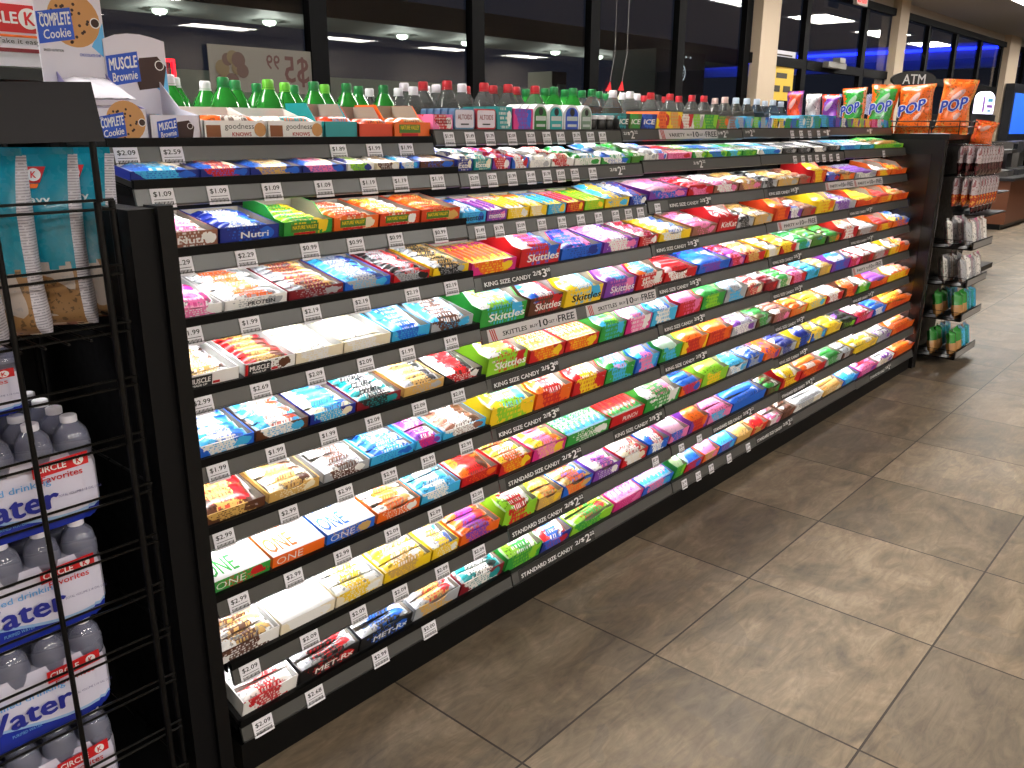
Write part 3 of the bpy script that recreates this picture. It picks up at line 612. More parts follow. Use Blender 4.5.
# px-left px-right style(t tray, f flap, c closed)+fill(x bars across, y sticks, b bags, p flat pack) outer palette [text]
ROWS = {
1: ["132 201 tp N BCE|202 252 tp N BRE|252 304 tp N BAE|304 348 tp N BPE|349 376 tp W NLE|378 401 tp E WDA|402 421 tp B CWB|422 456 tp D BDA",
    "458 474 tx N WNE Extra|475 493 tx T WTE Extra|494 512 tx V WRV|513 530 tx B RWR|531 552 tx W SWE|553 575 tx W WRE|576 602 tx W GWC|603 632 tb G BWG|633 645 tb F GFW",
    "646 657 tx W WSW|658 668 tx W BPW|669 693 ty P RWP|694 708 ty G LWG|709 728 ty L GWB|729 743 ty G LWC|744 758 ty G LWG",
    "760 783 ty W BCW|784 798 ty K WSK|799 812 ty K WSK|813 828 ty K WSK", "829 841 ty K WSK|842 861 ty C WCB|862 875 ty T CWT|876 904 tx L GLA"],
2: ["169 220 tx U UPW Nutri|221 281 tx N NWB Nutri|285 334 fx G LGY NATURE VALLEY|335 380 tx O OQE NATURE VALLEY|381 421 tx Q OYW NATURE VALLEY|422 461 tx Q OQA NATURE VALLEY",
    "463 487 ty C CWB mentos|488 508 ty V WVP mentos|509 530 ty Y WYO|531 548 ty Y YEO|549 567 ty C YCB|568 585 ty R YRP|586 605 ty L YLG|606 630 tb Y CYB|631 648 tb N WBR",
    "650 688 tx V PWB|689 714 tx R RWP|715 739 tx U PWR|740 762 tx U PWA", "764 778 tx S SWK|779 799 tx A SWA|800 811 tx U RUA|812 826 fb R OYR",
    "827 840 tx N WRB|841 855 tx O OAD|856 877 tx S WSV|878 891 fx O OYW|892 907 fx O OQY"],
3: ["176 224 tx W WPM|226 289 tx W WOS PROTEIN|290 345 tx I SIA|346 392 tx B CSN|395 431 tx R KSR|434 470 tx Y SKA",
    "472 517 ty M YOM|520 560 fb R WRB Skittles|562 602 tb B NBP|604 639 tx V PWV|640 658 tx R WRP|660 691 tx Y YWB",
    "693 717 tx U PWU|718 737 fb R RWR KitKat|738 754 tx S SWK|755 773 tx A SWA", "775 789 fb Q RWO|790 802 tx V WVB|803 816 tx U RWU|817 834 fb Y OYD|835 856 tx S WSV",
    "857 878 fx Q OQY|879 892 fx O YOR|893 910 fx O OQA"],
4: ["185 241 tx W DAW MUSCLE|246 297 tx W RAD MUSCLE|297 345 tx E EWE|345 392 tx E EWE|393 431 tb C CBW|432 474 tb S CDW",
    "480 526 fb G WLC Skittles|529 562 fb D BWR Skittles|565 602 fb Y YWC Skittles|605 635 fb V VCP Skittles|637 663 fb R OCW Skittles",
    "665 697 tx R RWI|699 730 tb B BVW|731 745 tx V PRV|746 765 tx R RWA", "767 780 tx Y WEY|781 796 tx R WRY|797 811 tx W CGW|812 826 tx F GFT|827 841 tx K OGD",
    "842 857 fb R RWO|858 877 tx U WUS|879 892 fx O OYR|893 911 fx O BOY"],
5: ["197 256 tx B CWB|257 310 tx D CWQ|311 357 tx N ECB|358 402 tx I TKW|405 445 tx A SAK|446 483 tb K WRK",
    "487 527 fb L WLR Skittles|530 565 ty R YOC|566 599 ty R YOC|600 625 fb G CGL|626 651 fb M WPC|652 676 fb C CWB",
    "678 701 fb R PRW|702 724 fb G WGL|725 746 fb S WSC|747 763 tx U EWR", "765 778 tx I RWI|779 791 tx W EWG|792 806 tx R WRP|807 819 tx C WTC|820 831 tx A YAE",
    "832 849 fb V WVB|850 860 tx M PWR|861 873 tx R WRD|874 889 tx U WRS|890 899 fx Y OYW|900 913 fx O QOY"],
6: ["204 267 tb D DAR|270 321 tx A EAD|325 371 tx S WDS|372 415 tx C BCW|417 443 tx C VMW|444 487 tx C UWD",
    "490 534 fb Y YLC|536 571 fb O ORW|573 605 fb R RYW|606 634 fb G GCP|636 658 fb B CPB",
    "660 681 fb G WGC|682 707 fb Y ORW|708 731 fb Q ORY|732 756 tx S WVS|757 772 tx D SGD", "774 790 tx U PWU|791 807 tx O AOW|808 826 tx Y CWY|827 843 tx R WRE",
    "844 857 fb D RWO|858 870 tx G WGL|871 888 fx Q OQV|889 913 fx Y OYW"],
7: ["213 272 cc G WWR ONE|274 326 cc O WWO ONE|328 376 cc B WWA ONE|378 421 tx O WOA|422 461 tx C CWC|462 498 tb R ORD",
    "500 532 tx R YOW|533 566 tx M YPO|567 610 ty G CGW PUNCH|611 644 ty R GRR PUNCH|645 679 fb G WGP",
    "681 701 tx O BWR|702 727 fb L LYR|728 747 tx S WCB|748 763 tx B WBS", "765 780 tb O VWO|781 796 tx S WSN|797 811 fb Y BNW|812 826 tx B CWY|827 841 tx Y WAY",
    "842 856 tx K LKV|857 873 tx M WPR|874 886 tx B WBB|887 914 fx O OQY"],
8: ["217 281 tx W WDA|282 336 cc E WWE|337 384 tx E WYW|385 432 tx Y YAW|433 459 tx Y WYB|461 500 tx O OVR",
    "503 536 fb L LRW|538 562 tx A YAO|563 592 tx B AOB|594 620 tx V WVP|622 647 tx R EWR|649 668 tb B BWR",
    "670 688 tb P PBR|689 707 fb V ORV|708 731 tx P WPC|732 765 tx B WBW", "767 780 tx D GDW|781 800 fb R RYW|801 825 tx R WRO|826 842 tx S WSG",
    "843 853 tx D WDS|854 877 tx Y AYW|878 891 tx S VWS|892 914 fx O OQW"],
9: ["243 298 tx W WRW|300 359 tx K SKR MET-Rx|360 412 tx K SKB MET-Rx|414 459 tx S SAR|460 503 tx I TWK",
    "505 540 fb G LGW|541 570 tb N RBW|571 612 tx L LGR|614 642 ty M PMC|643 672 ty B CPB",
    "674 684 fb G LGA|685 702 tb R BWR|703 718 tb O PAW|719 735 tb B CVB|736 751 tb A AWE|752 766 tb Q RAG", "768 781 tx U PWU|782 794 tx D UWD|795 822 tx W WES",
    "824 842 tx A EAO|843 858 tb B BCW|859 877 tx M VPR|878 893 tx W VEW|894 914 tx Q OWO"]}
for r, bays in ROWS.items():
    for b, line in enumerate(bays):
        for i, it in enumerate(line.split('|')):
            f = it.split(' ')
            st = f[2]
            carton(r, float(f[0]), float(f[1]), st[0], st[1], f[3], f[4], ' '.join(f[5:]), b, i)
so = STUFF.build('candy_packs', STUFF_M); so['kind'] = 'stuff'
tag(so, 'mass of small bright candy packs in the cartons of the three far bays', 'candy packs')

# ================================================================= BOTTLES BEHIND THE TOP DECK
def line_x(px, y, z):
    k = (px-CX)/F_; a = cr.y*y+cr.z*z; b = cf.y*y+cf.z*z
    return (k*b-a)/(cr.x-k*cf.x)
def clear_mat(name, col, rough=.05): return mat(name, col, rough, trans=.92, ior=1.2, spec=.6)
BODY = dict(g=mat('green bottle plastic', '3aa843', .06, trans=.45, ior=1.2, coat=.7), k=clear_mat('clear bottle plastic', 'dfe2e0'), o=clear_mat('clear bottle plastic', 'dfe2e0'), w=clear_mat('clear bottle plastic', 'dfe2e0'), b=clear_mat('blue tinted bottle plastic', 'b9cfe2'))
LIQ = dict(g=mat('lemon soda', '5aa848', .15), k=mat('cola', '160a06', .1), o=mat('orange soda', 'ee5a14', .15), w=mat('pale drink', 'b9a89a', .2), b=mat('water in bottle', '8aa6c4', .2))
BLAB = dict(g='green', k='dark cola', o='orange soda', w='pale drink', b='water')
CAPC = dict(W=('white', 'e2dfe8'), G=('green', '167a3c'), L=('lime green', '6cc23a'), R=('red', 'b81e2a'), K=('black', '1a1a1a'), P=('pale pink', 'dcb9b4'), B=('pale blue', 'c4d2e4'))
BOT = {}
def bottle(x, y, z, kind, cap, k):
    key = (kind, cap)
    if key not in BOT:
        b = MB().lathe([(.046, 0), (.054, .015), (.054, .175), (.050, .205), (.036, .245), (.018, .275), (.0145, .285)], 18).mesh('shell', [BODY[kind]])
        c = MB().lathe([(.0165, .280), (.017, .283), (.017, .300), (.014, .304)], 14).lathe([(.0185, .275), (.0185, .279)], 14).mesh('cap', [mat('cap '+cap, CAPC[cap][1], .4)])
        l = MB().lathe([(.044, .002), (.052, .017), (.052, .174), (.047, .208), (.038, .234)], 18).mesh('drink', [LIQ[kind]])
        BOT[key] = (b, c, l)
    e = empty('soda_bottle', (x, y, z))
    if x < 2.0: e.scale = (.92, .92, .92)
    for n_, me in zip(('shell', 'cap', 'drink'), BOT[key]):
        o = link(n_, me, e)
    tag(e, 'large %s bottle with %s cap, %s along the row behind the deck' % (BLAB[kind], CAPC[cap][0], k), 'bottle', 'bottles behind the top deck')
CAPS = [(167, 'g', 'W'), (173, 'g', 'W'), (204, 'g', 'W'), (222, 'g', 'G'), (234, 'g', 'G'), (256, 'g', 'G'), (267, 'g', 'L'), (284, 'g', 'L'), (293, 'g', 'G'), (313, 'g', 'G'), (324, 'g', 'L'), (346, 'g', 'G'), (358, 'g', 'G'), (369, 'k', 'W'), (383, 'g', 'G'),
 (398, 'k', 'W'), (404, 'k', 'W'), (413, 'k', 'W'), (423, 'k', 'R'), (426, 'k', 'W'), (436, 'k', 'W'), (447, 'k', 'R'), (462, 'k', 'W'), (466, 'k', 'R'), (484, 'k', 'R'), (493, 'k', 'R'), (508, 'k', 'R'), (516, 'k', 'R'), (526, 'g', 'G'), (535, 'k', 'R'), (545, 'g', 'G'), (554, 'g', 'G'), (565, 'g', 'G'), (573, 'g', 'G'), (582, 'w', 'G'), (592, 'o', 'G'), (599, 'o', 'G'), (606, 'o', 'G'), (613, 'o', 'W'), (623, 'k', 'W'), (630, 'k', 'W'), (637, 'k', 'W'), (644, 'k', 'R'), (651, 'k', 'R'), (658, 'k', 'K'), (663, 'k', 'R'), (670, 'k', 'R'), (679, 'k', 'R'), (692, 'w', 'R'), (704, 'w', 'R'), (715, 'w', 'P'), (725, 'w', 'P'), (736, 'w', 'B'), (747, 'w', 'B'), (757, 'b', 'B'), (765, 'b', 'B'), (773, 'b', 'B'), (781, 'b', 'B')]
placed = []; cnt = 0
for px, kd, cp in CAPS:
    for y in (2.17, 2.285, 2.40, 2.515, 2.63, 2.745):
        x = line_x(px, y, .138)
        if all((x-a)**2+(y-b_)**2 > .1095**2 for a, b_ in placed):
            placed.append((x, y)); bottle(x, y, H-.1565, kd, cp, NTH[cnt]); cnt += 1
            break
# ================================================================= DISPLAYS ON THE TOP DECK
def deck_z(b): return DECKZ[b]+base_off(b)-.0008
YD = 1.822
def deck_carton(p0, p1, b, fillk, outer, pal, hf, hb, dep, label, noun, style='t'):
    z = deck_z(b); x0, x1 = line_x(p0, YD, z-H), line_x(p1, YD, z-H); w_ = (x1-x0)*.985
    e = empty('product_carton', ((x0+x1)/2, YD, z)); tag(e, label, 'carton', 'cartons on the top deck')
    inner = WHITEIN if outer in 'WE' else KRAFT; fill = hf-.014
    link('box', carton_mesh(w_, dep, hf, hb, style, pal, inner, fill, False).mesh('box', [print_mat(outer+outer+pal[1], False), print_mat(outer+outer+outer, False), inner, print_mat(pal, False)]), e)
    for i in range(4):
        o = link('snack_bar', pack_mesh(w_-.012, (dep-.01)/4.1, .024, pal)); o.location = ((x0+x1)/2, YD+.006+(dep-.01)/4*(i+.5), z+fill+.001); o.rotation_euler = (random.uniform(-.1, .1), 0, random.uniform(-.08, .08))
        tag(o, '%s wrapped bar in the %s' % (phrase(pal), noun), 'wrapped bar', 'bars in the '+noun)
    return e, w_
COOKIE = mat('printed cookie', 'c8925a', .6); CHIP = mat('printed chocolate chip', '3a2218', .6); BROWN = mat('printed brownie', '38221e', .6)
LOGOB = mat('printed royal blue', '1a4fc0', .45); SKYB = mat('printed sky blue', '5fb4ea', .45); CARDW = mat('white display card', 'e0dce8', .5); CARDL = mat('lavender card side', '9a93c8', .5)
def art(k, cx, y, cz, s, words, brownie, off=.06):
    """food picture and blue brand block printed on a card face; s = size"""
    if brownie:
        k.add([(cx+s*a, y-.0006, cz+s*b) for a, b in ((.0, -.38), (.42, -.32), (.5, .0), (.36, .16), (.05, .12), (-.06, -.1))], [(0, 1, 2, 3, 4, 5)], 1)
    else:
        k.disc((cx+off*s, y-.0006, cz+.04*s), X_, Z_, .40*s, 0, 28)
        rr = random.Random(3)
        for i in range(24):
            a, q = rr.uniform(0, 6.28), rr.uniform(.08, .36); k.disc((cx+off*s+q*s*math.cos(a), y-.0010, cz+.04*s+q*s*math.sin(a)), X_, Z_, .026*s, 1, 6)
    k.disc((cx+.38*s, y-.0014, cz+.02*s), X_, Z_, .08*s, 3, 16); k.disc((cx+.38*s, y-.0018, cz+.02*s), X_, Z_, .065*s, 1, 16)
    k.add([(cx+s*a, y-.0014, cz+s*b) for a, b in ((-.5, -.34), (.04, -.24), (.02, .22), (-.5, .12))], [(0, 1, 2, 3)], 2)
    u = Vector((1, 0, .17)).normalized()
    if len(words) == 3: k.text(words[0], (cx-.4*s, y-.002, cz+.08*s), u, Z_, .14*s, .07*s, 3)
    k.text(words[-2], (cx-.23*s, y-.002, cz+.03*s), u, Z_, .47*s, .19*s, 3, .03, False); k.text(words[-1], (cx-.22*s, y-.002, cz-.17*s), u, Z_, .42*s, .14*s, 3, .015, False)
def display(x0, x1, hz, hx0, hx1, hy, ztop, words, brownie, label):
    z = deck_z(0); e = empty('display_carton', ((x0+x1)/2, YD, z)); e.matrix_world = Matrix(); tag(e, label, 'carton', 'cartons on the top deck')
    k = MB(); d = hy-YD
    side = [(YD, z), (YD, z+hz), (YD+d*.5, z+hz+.015), (hy, z+hz+.075), (hy, z)]
    k.prism(side[::-1], x0, x0+.002, 'x', 1); k.prism(side[::-1], x1-.002, x1, 'x', 1 if not brownie else 0)
    k.box(x0, x1, YD, YD+.002, z, z+hz, 0); k.box(x0+.002, x1-.002, YD+.002, hy, z, z+.022, 0)
    k.build('box', [CARDW, CARDL if not brownie else CARDW, SKYB], e)
    h = MB(); top = [(hx0, z), (hx1, z), (hx1, ztop)] + ([(hx0+(hx1-hx0)*q, ztop+.012*math.sin(math.pi*(1-q))) for q in (.8, .6, .4, .2)] if brownie else []) + [(hx0, ztop-.004)]
    h.prism(top, hy, hy+.003, 'y', 0)
    h.add([(hx1-.03, hy-.0004, ztop-.10), (hx1-.001, hy-.0004, ztop-.125), (hx1-.001, hy-.0004, ztop-.05)], [(0, 1, 2)], 1)
    h.build('header_card', [CARDW, SKYB], e)
    a = MB(); art(a, (hx0+hx1)/2, hy-.0004, ztop-.055, (hx1-hx0)*.98, words, brownie)
    if not brownie:
        a.text('CHOCOLATE CHIP', (hx1-.035, hy-.001, ztop-.118), X_, Z_, .045, .006, 2); a.text('BAKED NUTRITION', (hx0+.028, hy-.001, ztop-.112), X_, Z_, .04, .005, 4)
    a.build('header_print', [COOKIE, CHIP if not brownie else BROWN, LOGOB, WINK, INK], e)
    a = MB(); art(a, (x0+x1)/2, YD-.0002, z+hz*.52, min((x1-x0)*.98, hz*1.7), words, brownie); a.build('front_print', [COOKIE, CHIP if not brownie else BROWN, LOGOB, WINK, INK], e)
    return z
z = display(.784, .889, .062, .757, .895, 1.99, H+.262, ['The', 'COMPLETE', 'Cookie'], False, 'white cookie display carton with a tall cookie-picture header card')
FOIL = mat('white foil wrapper', 'dedbe6', .25, coat=.3, noise=.1)
_fm = fat(.098, .145, .026, 12, 8, .07).mesh('wrapped_cookie', [FOIL])
for i in range(4):
    o = link('wrapped_cookie', _fm); o.location = (.836, YD+.088+.004*i, z+.024+.022*i); o.rotation_euler = (.1*i, 0, random.uniform(-.07, .07))
    tag(o, 'white foil wrapped cookie stacked in the cookie display carton, %s from the bottom' % NTH[i], 'wrapped cookie', 'cookies in the display carton')
z = display(.893, 1.008, .05, .888, 1.028, 1.985, H+.183, ['MUSCLE', 'Brownie'], True, 'white brownie display carton with a low brownie-picture header card')
_bm = fat(.105, .05, .02).mesh('wrapped_brownie', [print_mat('WDC', True)])
for i in range(3):
    o = link('wrapped_brownie', _bm); o.location = (.95, YD+.03+.05*i, z+.024+.004*i); o.rotation_euler = (.1, 0, random.uniform(-.05, .05))
    tag(o, 'white and brown wrapped brownie in the display carton, %s from the front' % NTH[i], 'wrapped brownie', 'brownies in the display carton')
for p0, p1, pal, wd in ((204, 267, 'OWD', 'orange'), (268, 323, 'WTO', 'teal')):
    e, w_ = deck_carton(p0, p1, 0, 'x', 'W', pal, .04, .072, .165, 'white open snack carton with %s trimmed bars and fruit pictures on the front' % wd, 'white carton with %s bars on the top deck' % wd)
    k = MB(); k.text('goodness', (.01, -.001, .026), X_, Z_, .075, .016, 1, 0, False); k.text('KNOWS', (.015, -.001, .010), X_, Z_, .05, .009, 2, .02, False)
    k.box(-w_*.46, -w_*.24, -.0012, -.0002, .004, .03, 0); k.disc((w_*.4, -.001, .02), X_, Z_, .016, 3, 14); k.build('brand_label', [mat('printed granola', '8a5430', .6), INK, REDINK, COOKIE], e)
deck_carton(325, 358, 0, 'x', 'T', 'QOC', .04, .085, .165, 'teal and orange open carton of crisp bags on the top deck', 'teal carton on the top deck', 'f')
deck_carton(359, 393, 0, 'x', 'Q', 'QOD', .036, .08, .165, 'plain orange-red open carton on the top deck', 'orange-red carton on the top deck', 'f')
e, w_ = deck_carton(394, 431, 0, 'x', 'O', 'OUA', .04, .085, .165, 'orange open granola carton with a yellow-lettered badge on the top deck', 'orange granola carton on the top deck', 'f')
k = MB(); k.box(-w_*.36, w_*.2, -.0014, -.0002, .012, .034, 1); k.text('NATURE VALLEY', (-w_*.08, -.0018, .026), X_, Z_, w_*.5, .011, 0, .02, False); k.box(-w_*.3, w_*.14, -.0015, -.0002, .004, .011, 2); k.build('brand_label', [flat('Y'), flat('F'), flat('R')], e)
# mint tins, standing upright one behind the other
def rrect(w_, h, r, n=5):
    out = []
    for cx, cz, a0 in ((w_/2-r, h-r, 0), (-w_/2+r, h-r, 90), (-w_/2+r, r, 180), (w_/2-r, r, 270)):
        for i in range(n+1): a = R(a0+90*i/n); out.append((cx+r*math.cos(a), cz+r*math.sin(a)))
    return out
def tin(p0, p1, col, cname, n, first):
    z = deck_z(1); x0, x1 = line_x(p0, YD, z-H), line_x(p1, YD, z-H); w_ = x1-x0-.004
    for i in range(n):
        e = empty('mint_tin', ((x0+x1)/2, YD+.03*i, z)); tag(e, '%s mint tin standing on the top deck, %s from the front' % (cname, NTH[i]), 'mint tin', 'mint tins')
        MB().prism(rrect(w_, .058, .008), 0, .022, 'y').build('tin', mat('tin '+cname, col, .3, .4), e)
        if i == 0:
            MB().prism([(x, q+.004) for x, q in rrect(w_*.9, .05, .006)], -.001, -.0002, 'y').build('face', CARDW, e)
            MB().text('ALTOIDS', (0, -.0016, .034), X_, Z_, w_*.7, .014, 0, .01, False).rect((0, -.0014, .014), X_, Z_, w_*.4, .004, 1).build('lettering', [flat('I'), INK], e)
def small_box(name, x0, x1, y, z, h, d, pal, label, cat, group, text=None, slant=0., tcol='W'):
    e = empty(name, ((x0+x1)/2, y, z)); tag(e, label, cat, group); w_ = (x1-x0)*.97
    MB().prism([(-w_/2, 0), (w_/2, 0), (w_/2+slant, h), (-w_/2+slant, h)], 0, d, 'y').build('box', print_mat(pal, False), e)
    if text:
        MB().text(text, (slant/2, -.0008, h*.5), X_, Vector((slant/h, 0, 1)).normalized(), w_*.8, h*.34, 0, .03, False).build('lettering', flat(tcol), e)
z1 = deck_z(1)
xx = lambda p, b=1: line_x(p, YD, deck_z(b)-H)
small_box('mint_carton', xx(433), xx(453), YD, z1, .04, .15, 'PRW', 'pink and red mint carton beside the blue mint tins', 'carton', 'mint cartons', 'ALTOIDS', 0, 'I')
tin(454, 475, '5d87ab', 'blue-grey', 5, True); tin(476, 496, 'b3303c', 'red', 3, True)
for i in range(3): small_box('gum_box', xx(497), xx(512), YD+.05*i, z1, .066, .046, 'TTW', 'teal gum box with pale flower marks, %s from the front' % NTH[i], 'gum box', 'teal gum boxes')
for i in range(3): small_box('gum_box', xx(513), xx(533), YD+.05*i, z1, .062, .046, 'MVB', 'magenta gum box with blue base, %s from the front' % NTH[i], 'gum box', 'magenta gum boxes')
for (p0, p1, col, cn) in ((533, 548, '14702c', 'green'), (548.5, 563.5, '17a0a0', 'teal'), (564, 579.5, '1f4fc0', 'blue'), (580, 592, '6d8a78', 'grey-green')):
    w_ = xx(p1)-xx(p0)-.003
    for i in range(4):
        e = empty('mint_dispenser', ((xx(p0)+xx(p1))/2, YD+.034*i, z1)); tag(e, 'arched %s mint pack with white rim on the top deck, %s from the front' % (cn, NTH[i]), 'mint pack', '%s arched mint packs' % cn)
        def arch(s, h): return [(w_/2*s, .0), (w_/2*s, h-.032)]+[(w_/2*s*math.cos(R(a)), h-.032+.032*s*math.sin(R(a))) for a in range(20, 180, 20)]+[(-w_/2*s, h-.032), (-w_/2*s, .0)]
        MB().prism(arch(1, .078), .002, .028, 'y').build('rim', mat('white plastic rim', 'dfe3e6', .3), e)
        MB().prism(arch(.8, .076), -.0005, .0018, 'y').build('pack', mat('mint pack '+cn, col, .3), e)
        if i == 0: MB().rect((0, -.001, .034), X_, Z_, w_*.7, .014, 0).disc((0, -.001, .054), X_, Z_, w_*.16, 1, 12).rect((0, -.001, .012), X_, Z_, w_*.6, .008, 0).build('printed_label', [mat('pale label', 'b9c4c4', .5), INK], e)
for i, p in enumerate((595, 604, 612)):
    for j in range(2):
        e = empty('mint_puck', (xx(p)+.01, YD+.03+.055*j, z1)); tag(e, 'silver and black round mint pack, %s along, %s row' % (NTH[i], ('front', 'back')[j]), 'mint pack', 'round mint packs')
        MB().lathe([(.022, 0), (.024, .004), (.024, .03), (.022, .034)], 14).build('cup', mat('black mint cup', '1c1d1f', .3), e); MB().lathe([(.025, .0342), (.025, .044), (.021, .047)], 14).build('lid', mat('silver mint lid', 'b9bbbd', .3, .5), e)
for p0, p1, pal in ((617, 628, 'KTK'), (629, 640, 'FGF'), (641, 655, 'NBN')):
    small_box('mint_carton', xx(p0), xx(p1), YD, z1, .055, .14, pal, '%s mint carton with slanted white lettering on the top deck' % CNAME[pal[0]], 'carton', 'mint cartons', 'ICE', .012)
GUM = '656 667 YOR 62|668 679 YAO 62|680 690 RWR 55|691 701 WLS 55|702 715 LGL 55|716 726 UGO 50|727 736 SUC 50|737 743 CSB 48|744 751 TCS 48|752 758 GLC 46|759 765 BSC 46|766 771 SBW 44|772 777 LYK 42|778 783 WYB 42|784 789 GGT 44|790 796 VBG 44|797 803 TCW 58|804 811 CTW 60|812 819 CTG 60|820 826 BCT 58|827 833 TBN 56|834 839 NVB 46|840 845 GWN 46|846 851 NGV 44|852 858 LYV 46|859 863 YLV 46|864 869 OYP 44|870 875 RPM 44|876 881 PWC 44|882 886 GCB 42|887 890 BGL 42'
for i, it in enumerate(GUM.split('|')):
    a, b_, pal, h = it.split(); b = 2 if float(a) < 742 else 3 if float(a) < 815 else 4
    zz = deck_z(b); x0, x1 = line_x(float(a), YD, zz-H), line_x(float(b_)+1, YD, zz-H)
    nn = NTH[i]
    small_box('gum_carton', x0, x1, YD, zz, int(h)*.001, .15, pal, '%s slanted gum carton, %s along the far top deck' % (phrase(pal), nn), 'gum carton', 'gum cartons on the far top deck', None, .016)

# ================================================================= WIRE RACK WITH CHIP BAGS AND WATER PACKS
RX0, RX1, RY0, RY1 = -.25, .657, 1.50, 1.98
rk = empty('wire_rack', (.2, 1.7, 0)); rk.matrix_world = Matrix(); tag(rk, 'black wire floor rack holding chip bags above stacked water packs', 'rack')
for x, y in ((.627, RY0), (.657, RY0+.012), (.463, RY0-.006), (.05, RY0-.006), (RX0, RY0), (RX1, RY1), (RX0, RY1)):
    MB().tube((x, y, 0.0), (x, y, H-.125 if y < 1.6 else H+.02), .0062 if x not in (.463, .05) else .0048, 0, 10).build('post', BLACK, rk)
k = MB()
for zc in (-.123, -.235, -.338, -.440, -.548, -.653, -.760, -.865, -.968, -1.075, -1.19, -1.30):
    for dz in (.0, -.0155): k.tube((RX0, RY0-.001, H+zc+dz), (RX1, RY0+.004, H+zc+dz), .0026, 0, 6)
k.build('front_wires', mat('black wire', '0a0a0a', .3, spec=.35), rk)
k = MB()
for zc in (-.338, -.653, -.968, -1.30):
    for i in range(8): k.tube((RX1, RY0+.06*i, H+zc), (RX1, RY0+.06*i+.055, H+zc), .003, 0, 6)
k.build('side_wires', mat('black wire', '0a0a0a', .3, spec=.35), rk)
k = MB()
for zc in (-.345,):
    for i in range(24): k.tube((RX0+.038*i, RY0, H+zc-.016), (RX0+.038*i, RY1, H+zc-.016), .0025, 0, 5)
k.build('shelf_wires', mat('black wire', '0a0a0a', .3, spec=.35), rk)
MB().box(RX0, RX1-.005, RY0+.01, RY1, H-1.325, H-1.3).build('bottom_shelf', BLACK, rk)
MB().box(RX0, RX1, RY1+.008, RY1+.02, .02, H-.03).build('back_panel', PANEL, rk)
hp = MB(); hp.add([(RX0, 1.468, H-.040), (.640, 1.468, H-.026), (.637, 1.485, H+.067), (RX0, 1.485, H+.036), (RX0, 1.474, H-.040), (.640, 1.474, H-.026), (.637, 1.491, H+.067), (RX0, 1.491, H+.036)], [(0, 1, 2, 3), (5, 4, 7, 6), (3, 2, 6, 7), (0, 4, 5, 1), (1, 5, 6, 2), (0, 3, 7, 4)])
hp.build('header_board', mat('charcoal header board', '1b191d', .5, spec=.3), rk)
MB().tube((RX0, 1.49, H-.05), (RX0, 1.49, H+.03), .006).tube((.627, 1.49, H-.125), (.627, 1.487, H-.02), .006).build('header_post', BLACK, rk)
# chip bags, faces turned along the aisle, white ingredient panel on the edge
TEAL = mat('teal chip bag film', '0f7f98', .28, coat=.3, noise=.1); CHIPBR = print_mat('HUE', True); GUS = None
def gusset_mat():
    m, nt, b = nodemat('white ingredient panel'); tc = nt.nodes.new('ShaderNodeTexCoord'); s_ = nt.nodes.new('ShaderNodeSeparateXYZ'); nt.links.new(tc.outputs['Object'], s_.inputs[0])
    f = math_node(nt, 'FRACT', math_node(nt, 'MULTIPLY', s_.outputs[2], 210.)); n = nt.nodes.new('ShaderNodeTexNoise'); n.inputs['Scale'].default_value = 160; nt.links.new(tc.outputs['Object'], n.inputs['Vector'])
    g = math_node(nt, 'MULTIPLY', math_node(nt, 'LESS_THAN', f, .42), math_node(nt, 'GREATER_THAN', n.outputs['Fac'], .4))
    nt.links.new(mix_node(nt, g, hx('c2bfc9'), hx('8b8992')), b.inputs['Base Color']); b.inputs['Roughness'].default_value = .4; return m
GUS = gusset_mat()
def chip_bag(cx, yf, zb, h, seed, n_, logo, lean):
    e = empty('chip_bag', (cx, yf+.1, zb)); e.rotation_euler = (0, R(lean), R(52+seed*2)); bpy.context.view_layer.update()
    tag(e, 'teal chip bag with white ingredient edge, %s on the rack shelf' % n_, 'chip bag', 'teal chip bags')
    N, Mv = 40, 44
    rr = random.Random(seed)
    ph = rr.uniform(0, 6)
    def fn(u, v):
        t = v; T_ = .062*(min(1, (t/.07+.15))**.6)*max(0, 1-max(0, (t-.70)/.30))**.75+.002
        a = 2*math.pi*u; c, s_ = math.cos(a), math.sin(a); p_ = .32
        x = T_/2*math.copysign(abs(c)**.55, c); y = .105*math.copysign(abs(s_)**.45, s_)*(1-.06*math.sin(math.pi*t))
        x += .004*math.sin(9*t+4*a+ph)*min(1, t*6)*(1-t)
        return (x, y, h*t)
    def mf(u, v):
        a = 2*math.pi*u; s_ = math.sin(a)
        if s_ < -.66: return 2
        zig = .34+.09*abs(((s_*2.5+1.2) % 1)-.5)
        return 1 if v < zig else 0
    MB().grid(fn, N, Mv, 0, True, mf).build('bag', [TEAL, CHIPBR, GUS], e)
    # top seal
    MB().box(-.0012, .0012, -.099, .099, h*.985, h*1.035).build('seal', TEAL, e)
    k = MB(); ux = -Y_
    def fx_(t): return -(.031*max(0, 1-max(0, (t-.70)/.30))**.75+.0055)
    def P(y, t, o=0): return (fx_(t)-o, y, h*t)
    k.add([P(.05, .93), P(-.055, .93), P(-.045, .84), P(.05, .84)], [(0, 1, 2, 3)], 0)
    k.add([P(.05, .835), P(-.043, .835), P(-.040, .81), P(.05, .81)], [(0, 1, 2, 3)], 1)
    vv = (Vector(P(0, .92))-Vector(P(0, .85))).normalized()
    k.text('CIRCLE', P(.006, .885, .0012), ux, vv, .06, .015, 2, .02, False)
    k.disc(P(-.036, .885, .0012), ux, vv, .0115, 2, 16); k.text('K', P(-.036, .885, .0022), ux, vv, .009, .012, 0, .03)
    k.text('Wavy', P(-.03, .74, .001), ux, Z_, .06, .018, 2, .02, False)
    k.build('brand_label', [flat('R'), flat('O'), WINK], e)
